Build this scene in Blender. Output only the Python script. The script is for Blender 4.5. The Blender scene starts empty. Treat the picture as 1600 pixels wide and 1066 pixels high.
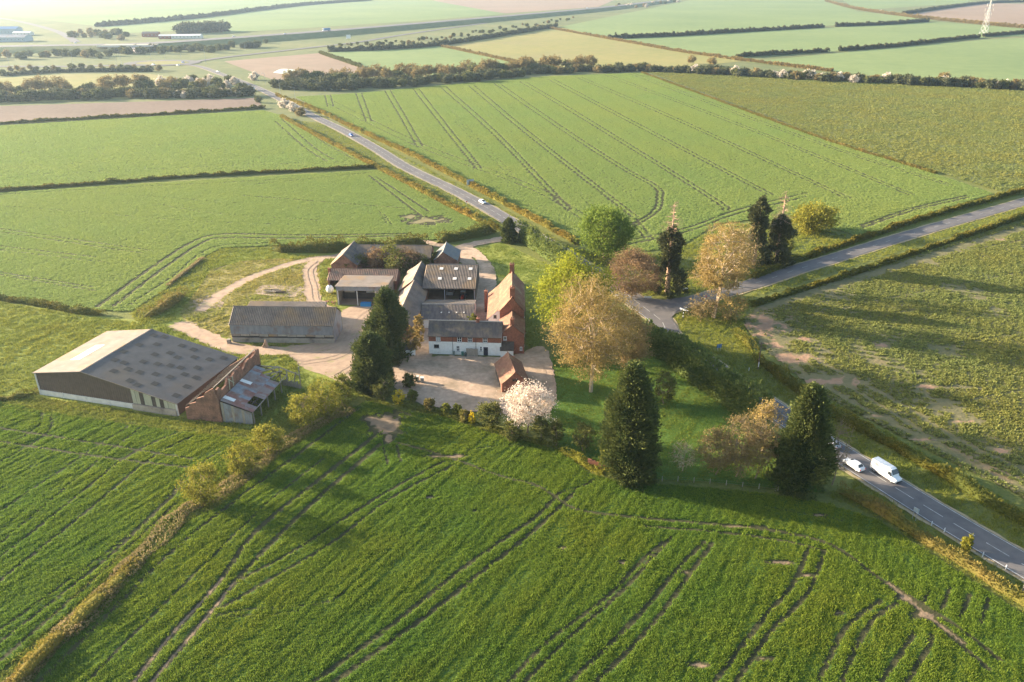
import bpy, math, random
import numpy as np
from mathutils import Vector, Matrix
R = math.radians
rng = np.random.default_rng(7)
random.seed(7)
S = bpy.context.scene
C = S.collection
# ------------------------------------------------------------------ camera, sky, sun, exposure
CAM_H, PITCH, FPX = 88.0, 25.0, 1232.0            # drone height (m), pitch below horizontal, focal length in photo pixels
cd = bpy.data.cameras.new('camera'); cam = bpy.data.objects.new('camera', cd); C.objects.link(cam)
cd.sensor_width = 36; cd.lens = 36*FPX/1600; cd.clip_start = 1; cd.clip_end = 30000
cam.location = (0, 0, CAM_H); cam.rotation_euler = (R(90-PITCH), 0, 0)
S.camera = cam
SUN_EL, SUN_AZ = 14.5, -71.0                       # azimuth clockwise from +Y
w = bpy.data.worlds.new('World'); S.world = w; w.use_nodes = True
nt = w.node_tree; bgn = nt.nodes['Background']
sky = nt.nodes.new('ShaderNodeTexSky'); sky.sky_type = 'NISHITA'; sky.sun_disc = False
sky.sun_elevation = R(SUN_EL); sky.sun_rotation = R(SUN_AZ % 360); sky.air_density = 1.2; sky.dust_density = 2.0
nt.links.new(sky.outputs[0], bgn.inputs[0]); bgn.inputs[1].default_value = 0.1
sl = bpy.data.lights.new('sun', 'SUN'); sun = bpy.data.objects.new('sun', sl); C.objects.link(sun)
sl.energy = 5.0; sl.angle = R(0.6); sl.color = (1.0, 0.83, 0.61)
sdir = Vector((math.sin(R(SUN_AZ))*math.cos(R(SUN_EL)), math.cos(R(SUN_AZ))*math.cos(R(SUN_EL)), math.sin(R(SUN_EL))))
sun.rotation_euler = sdir.to_track_quat('Z', 'Y').to_euler(); sun.location = (0, 0, 300)
S.view_settings.view_transform = 'Standard'; S.view_settings.look = 'None'
S.view_settings.gamma = 1; S.view_settings.exposure = 2.2
S.render.engine = 'CYCLES'
S.cycles.volume_step_rate = 10; S.cycles.max_bounces = 6; S.cycles.transparent_max_bounces = 8
# ------------------------------------------------------------------ pixel -> ground
_c, _s = math.cos(R(PITCH)), math.sin(R(PITCH))
def G(px, py, z=0.0):
    u = (px-800)/FPX; v = (py-533)/FPX
    t = (z-CAM_H)/(-_s-v*_c)
    return (u*t, (_c-v*_s)*t)
def GL(pts, z=0.0): return [G(p[0], p[1], z) for p in pts]
def HT(px, py, top):                                # height of an upright thing with foot (px,py) and top row
    X, Y = G(px, py); v = (top-533)/FPX
    return CAM_H+Y*(v*_c+_s)/(v*_s-_c)
def MPP(px, py):                                    # metres per photo pixel at a ground point
    X, Y = G(px, py); return (Y*_c+CAM_H*_s)/FPX
# ------------------------------------------------------------------ object helpers
def tag(o, label=None, cat=None, group=None, kind=None):
    if label: o['label'] = label
    if cat: o['category'] = cat
    if group: o['group'] = group
    if kind: o['kind'] = kind
    return o
def empty(name, loc=(0, 0, 0), rz=0.0, label=None, cat=None, group=None):
    o = bpy.data.objects.new(name, None); C.objects.link(o)
    o.location = (loc[0], loc[1], loc[2] if len(loc) > 2 else 0); o.rotation_euler = (0, 0, rz)
    return tag(o, label, cat, group)
def link(name, me, mats, parent=None):
    o = bpy.data.objects.new(name, me); C.objects.link(o)
    for m in (mats if isinstance(mats, (list, tuple)) else [mats]): me.materials.append(m)
    if parent: o.parent = parent
    return o
def npmesh(name, V, F, attrs=None, smooth=False):   # F: array of quads or tris (n,k)
    me = bpy.data.meshes.new(name)
    V = np.asarray(V, np.float32); F = np.asarray(F, np.int32)
    n, k = F.shape
    me.vertices.add(len(V)); me.vertices.foreach_set('co', V.ravel())
    me.loops.add(n*k); me.loops.foreach_set('vertex_index', F.ravel())
    me.polygons.add(n); me.polygons.foreach_set('loop_start', np.arange(0, n*k, k, dtype=np.int32))
    me.polygons.foreach_set('loop_total', np.full(n, k, np.int32))
    for an, (dom, arr) in (attrs or {}).items():
        a = me.attributes.new(an, 'FLOAT', dom); a.data.foreach_set('value', np.asarray(arr, np.float32))
    if smooth: me.polygons.foreach_set('use_smooth', np.ones(n, bool))
    me.update(calc_edges=True)
    return me
class MB:
    def __init__(s): s.v = []; s.f = []
    def add(s, vs, fs):
        b = len(s.v); s.v += [tuple(p) for p in vs]; s.f += [tuple(i+b for i in f) for f in fs]; return s
    def box(s, x0, y0, z0, x1, y1, z1):
        return s.add([(x0,y0,z0),(x1,y0,z0),(x1,y1,z0),(x0,y1,z0),(x0,y0,z1),(x1,y0,z1),(x1,y1,z1),(x0,y1,z1)],
                     [(0,3,2,1),(4,5,6,7),(0,1,5,4),(1,2,6,5),(2,3,7,6),(3,0,4,7)])
    def prism(s, poly, ext):
        n = len(poly); e = Vector(ext); a = [Vector(p) for p in poly]
        return s.add(a+[p+e for p in a], [tuple(range(n))[::-1], tuple(range(n, 2*n))]+[(i, (i+1) % n, n+(i+1) % n, n+i) for i in range(n)])
    def tube(s, p0, p1, r0, r1=None, n=6):
        r1 = r0 if r1 is None else r1
        p0, p1 = Vector(p0), Vector(p1); d = (p1-p0)
        if d.length < 1e-6: return s
        d.normalize(); a = d.orthogonal().normalized(); b = d.cross(a)
        vs = []
        for p, r in ((p0, r0), (p1, r1)):
            for i in range(n):
                t = 2*math.pi*i/n; vs.append(p+(a*math.cos(t)+b*math.sin(t))*r)
        return s.add(vs, [(i, (i+1) % n, n+(i+1) % n, n+i) for i in range(n)]+[tuple(range(n))[::-1], tuple(range(n, 2*n))])
    def beam(s, p0, p1, w=0.1, h=0.1):
        p0, p1 = Vector(p0), Vector(p1); d = (p1-p0).normalized()
        a = d.cross(Vector((0, 0, 1)))
        a = a.normalized() if a.length > 1e-3 else Vector((1, 0, 0)); b = a.cross(d)
        q = [(-w/2, -h/2), (w/2, -h/2), (w/2, h/2), (-w/2, h/2)]
        vs = [p+a*x+b*y for p in (p0, p1) for x, y in q]
        return s.add(vs, [(0,1,2,3),(7,6,5,4),(0,4,5,1),(1,5,6,2),(2,6,7,3),(3,7,4,0)])
    def sheet(s, p00, p10, p01, pitch=0.3, amp=0.04, rows=1, sag=0.0, seed=0):
        # corrugated sheet; corrugations run p00->p01, waves along p00->p10
        p00, p10, p01 = Vector(p00), Vector(p10), Vector(p01)
        U, W = p10-p00, p01-p00; L = U.length; nrm = U.cross(W).normalized()
        if nrm.z < 0: nrm = -nrm
        nc = max(2, int(L/pitch)*2); r0 = random.Random(seed)
        ph = [r0.uniform(0, 6) for _ in range(3)]
        vs = []
        for j in range(rows+1):
            for i in range(nc+1):
                a, b = i/nc, j/rows
                dz = amp*(1 if i % 2 else -1)
                if sag: dz += -sag*(math.sin(math.pi*b)*(0.6+0.4*math.sin(a*7+ph[0]))+0.35*math.sin(a*15+ph[1])*math.sin(b*5+ph[2]))
                vs.append(p00+U*a+W*b+nrm*dz)
        return s.add(vs, [(j*(nc+1)+i, j*(nc+1)+i+1, (j+1)*(nc+1)+i+1, (j+1)*(nc+1)+i) for j in range(rows) for i in range(nc)])
    def build(s, name, mat, parent=None, loc=None, rz=None, smooth=False):
        me = bpy.data.meshes.new(name); me.from_pydata(s.v, [], s.f); me.update()
        if smooth: me.polygons.foreach_set('use_smooth', np.ones(len(me.polygons), bool))
        o = link(name, me, mat, parent)
        if loc: o.location = loc
        if rz is not None: o.rotation_euler = (0, 0, rz)
        return o
def pip(P, poly):
    x, y = P[:, 0], P[:, 1]; ins = np.zeros(len(P), bool); n = len(poly)
    for i in range(n):
        x1, y1 = poly[i]; x2, y2 = poly[(i+1) % n]
        if y1 == y2: continue
        c = ((y1 > y) != (y2 > y)) & (x < (x2-x1)*(y-y1)/(y2-y1)+x1)
        ins ^= c
    return ins
def dpoly(P, line):                                  # distance from points to a polyline
    d = np.full(len(P), 1e9)
    for (x1, y1), (x2, y2) in zip(line[:-1], line[1:]):
        dx, dy = x2-x1, y2-y1; L = dx*dx+dy*dy+1e-9
        t = np.clip(((P[:, 0]-x1)*dx+(P[:, 1]-y1)*dy)/L, 0, 1)
        d = np.minimum(d, np.hypot(P[:, 0]-x1-t*dx, P[:, 1]-y1-t*dy))
    return d
def smooth_line(pts, n=10):
    if len(pts) < 3: return list(pts)
    out = []; P = [np.array(p, float) for p in pts]; P = [2*P[0]-P[1]]+P+[2*P[-1]-P[-2]]
    for i in range(1, len(P)-2):
        for k in range(n):
            t = k/n
            out.append(tuple(0.5*((2*P[i])+(-P[i-1]+P[i+1])*t+(2*P[i-1]-5*P[i]+4*P[i+1]-P[i+2])*t*t+(-P[i-1]+3*P[i]-3*P[i+1]+P[i+2])*t**3)))
    out.append(tuple(P[-2])); return out
def resample(line, step):
    L = [np.array(p, float) for p in line]; out = [L[0]]; acc = 0
    for a, b in zip(L[:-1], L[1:]):
        d = np.linalg.norm(b-a); t = step-acc
        while t < d: out.append(a+(b-a)*t/d); t += step
        acc = (acc+d) % step if d > 0 else acc
    out.append(L[-1]); return np.array(out)
def vnoise(P, scale, seed=0):                        # smooth value noise in 0..1
    q = P[:, :2]/scale; i = np.floor(q).astype(np.int64); f = q-i; f = f*f*(3-2*f)
    def h(a, b):
        n = (a*374761393+b*668265263+seed*974711) & 0x7fffffff
        n = ((n ^ (n >> 13))*1274126177) & 0x7fffffff
        return ((n ^ (n >> 16)) & 0xffff)/65535.0
    a, b = i[:, 0], i[:, 1]
    return (h(a, b)*(1-f[:, 0])+h(a+1, b)*f[:, 0])*(1-f[:, 1])+(h(a, b+1)*(1-f[:, 0])+h(a+1, b+1)*f[:, 0])*f[:, 1]
# ------------------------------------------------------------------ materials
MATS = {}
def ramp(nt, fac, stops):
    r = nt.nodes.new('ShaderNodeValToRGB'); nt.links.new(fac, r.inputs[0]); e = r.color_ramp.elements
    while len(e) < len(stops): e.new(0.5)
    for i, (p, c) in enumerate(stops): e[i].position = p; e[i].color = (*c, 1)
    return r.outputs[0]
def noise(nt, vec, scale, detail=3, rough=0.6):
    n = nt.nodes.new('ShaderNodeTexNoise'); n.inputs['Scale'].default_value = scale; n.inputs['Detail'].default_value = detail
    n.inputs['Roughness'].default_value = rough; nt.links.new(vec, n.inputs['Vector']); return n.outputs[0]
def mix(nt, fac, a, b, mode='MIX'):
    m = nt.nodes.new('ShaderNodeMixRGB'); m.blend_type = mode
    for i, x in ((0, fac), (1, a), (2, b)):
        if isinstance(x, (int, float)): m.inputs[i].default_value = x
        elif isinstance(x, tuple): m.inputs[i].default_value = (*x, 1)
        else: nt.links.new(x, m.inputs[i])
    return m.outputs[0]
def newmat(name):
    m = bpy.data.materials.new(name); m.use_nodes = True; return m, m.node_tree, m.node_tree.nodes['Principled BSDF']
def bump(nt, b, h, strength, dist):
    n = nt.nodes.new('ShaderNodeBump'); n.inputs['Strength'].default_value = strength; n.inputs['Distance'].default_value = dist
    nt.links.new(h, n.inputs['Height']); nt.links.new(n.outputs[0], b.inputs['Normal'])
def surf(name, c1, c2=None, scale=1.0, rough=0.8, bstr=0.3, bdist=0.03, bscale=None, metal=0, c3=None, c3scale=0.2, stretch=None, c3amt=(0.5, 0.7), spec=0.3, lines=None):
    m, nt, b = newmat(name)
    tc = nt.nodes.new('ShaderNodeTexCoord'); vec = tc.outputs['Object']
    if stretch:
        mp = nt.nodes.new('ShaderNodeMapping'); mp.inputs['Scale'].default_value = stretch; nt.links.new(vec, mp.inputs[0]); vec = mp.outputs[0]
    col = None
    if c2:
        col = ramp(nt, noise(nt, vec, scale), [(0.3, c1), (0.7, c2)])
        if c3: col = mix(nt, ramp(nt, noise(nt, tc.outputs['Object'], c3scale, 4), [(c3amt[0], (0, 0, 0)), (c3amt[1], (1, 1, 1))]), col, c3)
        if lines:
            wv = nt.nodes.new('ShaderNodeTexWave'); wv.wave_type = 'BANDS'; wv.bands_direction = lines[0]; wv.inputs['Scale'].default_value = lines[1]
            wv.inputs['Distortion'].default_value = 0.3; nt.links.new(tc.outputs['Object'], wv.inputs['Vector'])
            col = mix(nt, lines[2], col, mix(nt, 1.0, col, wv.outputs[0], 'MULTIPLY'))
        nt.links.new(col, b.inputs['Base Color'])
    else: b.inputs['Base Color'].default_value = (*c1, 1)
    b.inputs['Roughness'].default_value = rough; b.inputs['Metallic'].default_value = metal
    b.inputs['Specular IOR Level'].default_value = spec
    if bstr: bump(nt, b, noise(nt, vec, bscale or scale*3, 4), bstr, bdist)
    MATS[name] = m; return m
def leafmat(name, c1, c2, trans=0.35, bigvar=None):
    # colour varies leaf by leaf ('rnd' attribute) and by broad patches in space; some light passes through
    m, nt, b = newmat(name)
    at = nt.nodes.new('ShaderNodeAttribute'); at.attribute_name = 'rnd'
    col = ramp(nt, at.outputs['Fac'], [(0.0, c1), (1.0, c2)])
    if bigvar:
        ge = nt.nodes.new('ShaderNodeNewGeometry')
        col = mix(nt, ramp(nt, noise(nt, ge.outputs['Position'], bigvar[0], 3), [(0.35, (0, 0, 0)), (0.65, (1, 1, 1))]), col, mix(nt, 1.0, col, bigvar[1], 'MULTIPLY'))
    nt.links.new(col, b.inputs['Base Color']); b.inputs['Roughness'].default_value = 0.8; b.inputs['Specular IOR Level'].default_value = 0.05
    tr = nt.nodes.new('ShaderNodeBsdfTranslucent'); nt.links.new(col, tr.inputs[0])
    ms = nt.nodes.new('ShaderNodeMixShader'); ms.inputs[0].default_value = trans
    out = nt.nodes['Material Output']
    nt.links.new(b.outputs[0], ms.inputs[1]); nt.links.new(tr.outputs[0], ms.inputs[2]); nt.links.new(ms.outputs[0], out.inputs[0])
    MATS[name] = m; return m
def fieldmat(name, g1, g2, soil, big=0.02, fine=1.2, bstr=0.6, bdist=0.25, rowscale=None, patch=None, soil2=None, stretch=(1, 1, 1), shade_tracks=False):
    m, nt, b = newmat(name)
    ge = nt.nodes.new('ShaderNodeNewGeometry'); pos = ge.outputs['Position']
    mp = nt.nodes.new('ShaderNodeMapping'); mp.inputs['Scale'].default_value = stretch; nt.links.new(pos, mp.inputs[0]); sp = mp.outputs[0]
    n1 = noise(nt, pos, big, 4); n2 = noise(nt, sp, fine, 4, 0.75)
    col = ramp(nt, mix(nt, 0.5, n1, n2), [(0.36, g1), (0.62, g2)])
    so = ramp(nt, noise(nt, pos, 0.5, 4), [(0.3, soil), (0.7, soil2 or tuple(x*1.35 for x in soil))])
    track_shade = (0.05, 0.05, 0.024)  # dark track floor: the crop's shadow painted into the ground colour
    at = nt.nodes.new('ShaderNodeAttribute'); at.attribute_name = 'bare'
    fac = ramp(nt, at.outputs['Fac'], [(0.88, (0, 0, 0)), (1.0, (1, 1, 1))])
    if patch:
        pf = ramp(nt, noise(nt, pos, patch[0], 5, 0.65), [(patch[1], (0, 0, 0)), (patch[2], (1, 1, 1))])
        fac = mix(nt, 1.0, fac, pf, 'LIGHTEN')
    if shade_tracks: col = mix(nt, ramp(nt, at.outputs['Fac'], [(0.15, (0, 0, 0)), (0.55, (1, 1, 1))]), col, track_shade)
    col = mix(nt, fac, col, so)
    nt.links.new(col, b.inputs['Base Color']); b.inputs['Roughness'].default_value = 0.9; b.inputs['Specular IOR Level'].default_value = 0.1
    bump(nt, b, n2, bstr, bdist)
    MATS[name] = m; return m
# ------------------------------------------------------------------ ground, fields, roads
M_grass = fieldmat('rough_grass', (0.075, 0.10, 0.028), (0.17, 0.175, 0.05), (0.25, 0.18, 0.11), big=0.05, fine=1.1, bstr=0.9, bdist=0.3)
M_pasture = fieldmat('pasture', (0.13, 0.17, 0.03), (0.24, 0.25, 0.055), (0.25, 0.18, 0.11), big=0.03, fine=0.9, bstr=0.9, bdist=0.35)
M_lawn = fieldmat('lawn_turf', (0.045, 0.10, 0.018), (0.10, 0.16, 0.03), (0.2, 0.16, 0.08), big=0.08, fine=2.0, bstr=0.5, bdist=0.12)
M_crop = fieldmat('crop_ground', (0.035, 0.075, 0.014), (0.075, 0.125, 0.024), (0.165, 0.12, 0.08), big=0.02, fine=1.6, bstr=0.8, bdist=0.22, shade_tracks=True)
M_crop_mid = fieldmat('crop_mid', (0.105, 0.145, 0.034), (0.185, 0.215, 0.06), (0.20, 0.165, 0.095), big=0.012, fine=0.9, bstr=0.8, bdist=0.3, soil2=(0.19, 0.18, 0.08), shade_tracks=True)
M_crop_pale = fieldmat('crop_pale', (0.12, 0.14, 0.05), (0.21, 0.215, 0.085), (0.2, 0.17, 0.09), big=0.01, fine=0.45, bstr=1.0, bdist=0.7)
M_rape = fieldmat('patchy_crop_ground', (0.11, 0.11, 0.05), (0.17, 0.15, 0.08), (0.27, 0.165, 0.105), big=0.03, fine=0.8, bstr=0.9, bdist=0.3, patch=(0.035, 0.6, 0.75), soil2=(0.30, 0.20, 0.135))
M_plough = fieldmat('ploughed_soil', (0.125, 0.095, 0.075), (0.19, 0.14, 0.11), (0.25, 0.17, 0.12), big=0.01, fine=0.3, bstr=0.7, bdist=0.4)
M_far_green = fieldmat('far_green_crop', (0.125, 0.175, 0.07), (0.18, 0.225, 0.09), (0.2, 0.2, 0.08), big=0.004, fine=0.06, bstr=0.4, bdist=0.8)
M_far_yellow = fieldmat('far_yellow_pasture', (0.17, 0.18, 0.06), (0.25, 0.22, 0.085), (0.2, 0.2, 0.08), big=0.006, fine=0.08, bstr=0.4, bdist=0.8, patch=(0.008, 0.5, 0.75), soil2=(0.24, 0.18, 0.11))
M_far_pink = fieldmat('far_bare_soil', (0.20, 0.15, 0.11), (0.26, 0.19, 0.14), (0.25, 0.17, 0.12), big=0.004, fine=0.05, bstr=0.3, bdist=0.8)
M_far_grass = fieldmat('far_scrub_ground', (0.09, 0.12, 0.05), (0.17, 0.17, 0.075), (0.3, 0.2, 0.13), big=0.01, fine=0.07, bstr=0.6, bdist=1.0)
M_gravel = surf('gravel', (0.31, 0.22, 0.155), (0.46, 0.335, 0.24), 0.9, 0.95, 0.5, 0.06, 6, c3=(0.20, 0.155, 0.10), c3scale=0.13, c3amt=(0.48, 0.72))
M_dirt = surf('dirt_track', (0.27, 0.19, 0.135), (0.40, 0.29, 0.205), 0.5, 0.95, 0.6, 0.1, 3, c3=(0.20, 0.19, 0.07), c3scale=0.25, c3amt=(0.55, 0.75))
M_asphalt = surf('asphalt', (0.085, 0.08, 0.082), (0.125, 0.115, 0.115), 0.35, 0.75, 0.3, 0.02, 8, c3=(0.15, 0.135, 0.125), c3scale=0.06)
M_paint = surf('road_paint', (0.52, 0.52, 0.50), (0.24, 0.24, 0.23), 1.2, 0.7, 0)
M_verge_edge = surf('worn_verge', (0.35, 0.27, 0.19), (0.25, 0.22, 0.11), 0.8, 0.95, 0.6, 0.1, 3)
# one ground sheet out to the horizon
def flat(name, poly, z, mat, kind='structure', parent=None):
    me = bpy.data.meshes.new(name); me.from_pydata([(x, y, z) for x, y in poly], [], [tuple(range(len(poly)))]); me.update()
    o = link(name, me, mat, parent)
    if me.polygons[0].normal.z < 0: me.flip_normals()
    if kind: o['kind'] = kind
    return o
flat('ground', [(-7000, -400), (7000, -400), (7000, 9000), (-7000, 9000)], -0.2, M_far_grass)
flat('farmland_grass', [(-420, 40), (460, 40), (520, 520), (-480, 520)], -0.1, M_grass)
BARE = {}
def field(name, px, mat, tram=(), w=0.45, res=1.0, z=0.02, dents=0.10, patches=(), rough=0.05, fringe=0):
    """crop field as a fine grid; wheel tracks are real dips with thin cover ('bare' attribute)"""
    poly = GL(px); P = np.array(poly); lo, hi = P.min(0), P.max(0)
    nx, ny = int((hi[0]-lo[0])/res)+2, int((hi[1]-lo[1])/res)+2
    X, Y = np.meshgrid(lo[0]+np.arange(nx)*res, lo[1]+np.arange(ny)*res)
    Q = np.stack([X.ravel(), Y.ravel()], 1)
    ins = pip(Q+np.stack([vnoise(Q, 3, 5)-0.5, vnoise(Q, 3, 6)-0.5], 1)*fringe, poly)
    bare = bare_at(Q, tram, w, patches)
    Z = z-dents*bare+relief(Q, rough)
    idx = np.arange(nx*ny).reshape(ny, nx)
    quads = np.stack([idx[:-1, :-1], idx[:-1, 1:], idx[1:, 1:], idx[1:, :-1]], -1).reshape(-1, 4)
    keep = ins[quads].sum(1) >= 3
    quads = quads[keep]; used = np.unique(quads); remap = np.zeros(nx*ny, np.int64); remap[used] = np.arange(len(used))
    me = npmesh(name, np.column_stack([Q, Z])[used], remap[quads], {'bare': ('POINT', bare[used])}, smooth=True)
    o = link(name, me, mat); o['kind'] = 'structure'
    return o
def relief(Q, rough):                                # uneven crop surface, drawn out along the drilling direction
    a, b = Q[:, 0]*.60+Q[:, 1]*.80, -Q[:, 0]*.80+Q[:, 1]*.60
    A = np.stack([a/3.0, b], 1)
    return rough*(1.3*(vnoise(A, 1.1, 1)-.5)+.8*(vnoise(A, .5, 2)-.5)+1.5*(vnoise(Q, 4.5, 12)-.5)+.7*(vnoise(Q, 1.0, 13)-.5))
def bare_at(Q, tram, w, patches):
    bare = np.zeros(len(Q))
    lo, hi = Q.min(0), Q.max(0)
    for t in tram:
        line, ww, st = t
        L = smooth_line(GL(line), 6)
        A = np.array(L); m = ((Q[:, 0] > A[:, 0].min()-3) & (Q[:, 0] < A[:, 0].max()+3) & (Q[:, 1] > A[:, 1].min()-3) & (Q[:, 1] < A[:, 1].max()+3))
        if not m.any(): continue
        d = dpoly(Q[m], L)
        bare[m] = np.maximum(bare[m], st*np.clip(1.5-d/(w*ww), 0, 1))
    for (cx, cy, rx, ry) in patches:
        c = G(cx, cy); sx = abs(G(cx+rx, cy)[0]-c[0]); sy = abs(G(cx, cy-ry)[1]-c[1])
        d = np.hypot((Q[:, 0]-c[0])/sx, (Q[:, 1]-c[1])/sy)+(vnoise(Q, 2.5, 9)-0.5)*0.9+(vnoise(Q, 0.8, 8)-0.5)*0.5
        bare = np.maximum(bare, np.clip((1.15-d)*1.3, 0, 1))
    return bare
def pair(line, dx=0, dy=0, ww=1.0, st=1.0):          # the two wheel tracks of a tramline, px offset of the second
    return [(line, ww, st), ([(x+dx, y+dy) for x, y in line], ww, st)]
F1 = [(-20, 1110), (60, 1030), (160, 935), (262, 835), (345, 790), (440, 712), (548, 640), (575, 628), (620, 640), (690, 652), (745, 668), (800, 684), (870, 704), (915, 738), (960, 752), (1100, 763), (1200, 772), (1290, 788), (1370, 812), (1600, 962), (1720, 1035), (1720, 1180), (-20, 1180)]
T_F1 = [([(1388, 912), (1425, 942), (1470, 978), (1505, 1005)], 1.1, 1), ([(584, 683), (494, 754), (402, 829), (347, 904)], 1.2, .88), ([(347, 904), (318, 938), (268, 992), (209, 1066), (170, 1110)], 1.2, 1), ([(594, 695), (506, 771), (427, 846), (364, 913)], 1.2, .88), ([(364, 913), (335, 950), (289, 1005), (238, 1066), (205, 1110)], 1.2, 1),
  ([(505, 718), (420, 785), (290, 912), (200, 1000), (130, 1075)], .8, .6), ([(364, 913), (443, 871), (500, 836), (600, 772), (692, 722)], .9, .8), ([(347, 950), (418, 909), (520, 848), (616, 776), (708, 728)], .9, .8),
  ([(335, 963), (390, 953), (443, 950), (510, 942), (540, 925)], .8, .5), ([(300, 985), (350, 965), (420, 962), (470, 955)], .8, .5),
  ([(440, 1110), (500, 1060), (620, 972), (724, 888), (832, 812), (872, 772)], 1.1, .82), ([(470, 1110), (524, 1066), (648, 976), (756, 892), (836, 828), (896, 772)], 1.1, .82),
  ([(770, 1100), (796, 1066), (860, 1000), (940, 940), (1000, 880), (1036, 848)], .9, .75), ([(796, 1095), (820, 1066), (896, 992), (980, 916), (1048, 840)], .9, .75),
  ([(860, 1100), (892, 1066), (992, 968), (1060, 888), (1100, 848)], 1, .85), ([(905, 1095), (932, 1066), (1020, 976), (1088, 884), (1112, 850)], 1, .8),
  ([(1116, 1066), (1187, 975), (1240, 911), (1262, 859)], 1, .8), ([(1150, 1066), (1202, 990), (1259, 930), (1289, 862)], 1, .8), ([(1281, 1061), (1311, 997), (1337, 967), (1375, 940)], 1, .8), ([(1315, 1066), (1337, 1012), (1367, 967), (1400, 945)], 1, .8),
  ([(1375, 1066), (1409, 1020), (1427, 990)], 1, .8), ([(1416, 1066), (1446, 1020), (1456, 994)], 1, .8),
  ([(1450, 925), (1438, 950)], 1, .6), ([(1485, 920), (1470, 955)], 1, .6), ([(1515, 930), (1500, 965)], 1, .6), ([(1545, 935), (1532, 975)], 1, .6),
  ([(1000, 810), (1150, 823), (1232, 834), (1300, 853), (1356, 892), (1397, 924), (1469, 982), (1544, 1046)], 1, .9), ([(1000, 823), (1112, 831), (1220, 845), (1290, 862)], .8, .8), ([(1390, 912), (1430, 940), (1487, 975), (1562, 1031)], 1, .9),
  ([(1000, 810), (900, 796), (840, 760), (780, 744), (692, 712), (620, 692)], .9, .75), ([(870, 772), (905, 762), (930, 750)], .8, .6), ([(730, 704), (790, 697), (850, 700)], .6, .5), ([(600, 700), (606, 725)], .8, .7), ([(620, 697), (626, 722)], .8, .7),
  ([(1180, 790), (1240, 800), (1320, 815)], .8, .4), ([(560, 640), (450, 722), (345, 800), (250, 880), (120, 1010), (30, 1095)], 1.3, .55)]
PATCH_F1 = [(604, 662, 34, 26), (575, 655, 16, 8), (606, 684, 12, 10), (880, 857, 8, 3), (972, 880, 10, 4), (1073, 895, 14, 5), (700, 713, 40, 4), (1412, 935, 18, 7), (1448, 962, 24, 9), (1280, 806, 14, 3), (1225, 880, 30, 5), (1160, 824, 40, 3), (1310, 958, 14, 6), (672, 778, 8, 3), (740, 800, 9, 3), (1190, 1030, 20, 5), (1090, 1040, 18, 5), (1260, 900, 12, 5)]
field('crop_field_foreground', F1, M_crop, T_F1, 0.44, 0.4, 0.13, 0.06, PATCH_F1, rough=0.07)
F2 = [(-140, 622), (0, 630), (85, 646), (200, 664), (300, 677), (372, 685), (405, 690), (345, 748), (290, 793), (247, 832), (125, 942), (0, 1050), (-160, 1170), (-420, 1000)]
T_F2 = [([(-60, 663), (0, 670), (125, 689), (301, 718)], .9, .8), ([(-60, 685), (0, 691), (167, 716), (293, 731)], .9, .8), ([(335, 668), (243, 712), (126, 808), (0, 909), (-60, 960)], .9, .75), ([(300, 668), (205, 710), (100, 793), (0, 872)], .9, .75),
  ([(225, 666), (160, 715), (0, 850)], .8, .6), ([(205, 664), (130, 712), (0, 800)], .8, .6), ([(285, 760), (188, 855), (0, 1005)], .9, .7), ([(272, 790), (167, 888), (0, 1034)], .9, .7), ([(80, 648), (78, 672), (40, 700), (-40, 745)], .8, .6), ([(66, 646), (62, 665), (20, 692), (-40, 722)], .8, .6), ([(385, 690), (310, 728), (210, 830), (0, 985)], .8, .6), ([(90, 700), (0, 765)], .7, .4), ([(140, 720), (0, 830)], .7, .4)]
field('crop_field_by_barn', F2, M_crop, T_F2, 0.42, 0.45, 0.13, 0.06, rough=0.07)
F10 = [(1160, 500), (1185, 480), (1250, 458), (1330, 432), (1600, 345), (1720, 306), (1900, 700), (1760, 850), (1600, 778), (1500, 728), (1420, 688), (1330, 642), (1262, 602), (1200, 552), (1166, 520)]
PATCH_F10 = [(1195, 510, 46, 28), (1240, 560, 50, 18), (1290, 595, 60, 14), (1185, 495, 30, 10), (1370, 652, 40, 6), (1440, 688, 40, 5), (1560, 705, 26, 8), (1500, 660, 40, 4), (1260, 530, 20, 6), (1560, 375, 14, 4), (1378, 540, 16, 6), (1460, 605, 50, 5), (1330, 600, 20, 10), (1210, 540, 26, 18)]
T_F10 = [([(1180, 485), (1300, 448), (1600, 356)], 5, .65), ([(1172, 512), (1230, 565), (1330, 628), (1450, 690), (1620, 775)], 2.2, .7), ([(1255, 556), (1330, 590), (1420, 640), (1500, 690), (1600, 735)], 1.6, .7), ([(1270, 575), (1360, 625), (1480, 700), (1600, 752)], 1.4, .65), ([(1230, 500), (1400, 465), (1600, 425)], .9, .5), ([(1250, 515), (1400, 490), (1600, 455)], .9, .5), ([(1330, 440), (1450, 405), (1600, 375)], .9, .6), ([(1350, 565), (1600, 520)], .9, .4), ([(1400, 600), (1600, 560)], .9, .4), ([(1450, 640), (1600, 610)], .9, .5)]
field('patchy_crop_field', F10, M_rape, T_F10, 0.45, 0.8, 0.13, 0.04, PATCH_F10, rough=0.07)
F4 = [(-160, 312), (0, 302), (200, 289), (400, 277), (590, 266), (640, 292), (700, 324), (765, 357), (690, 374), (560, 382), (425, 384), (345, 388), (318, 402), (262, 450), (205, 487), (150, 486), (80, 476), (0, 464), (-160, 440)]
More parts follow.
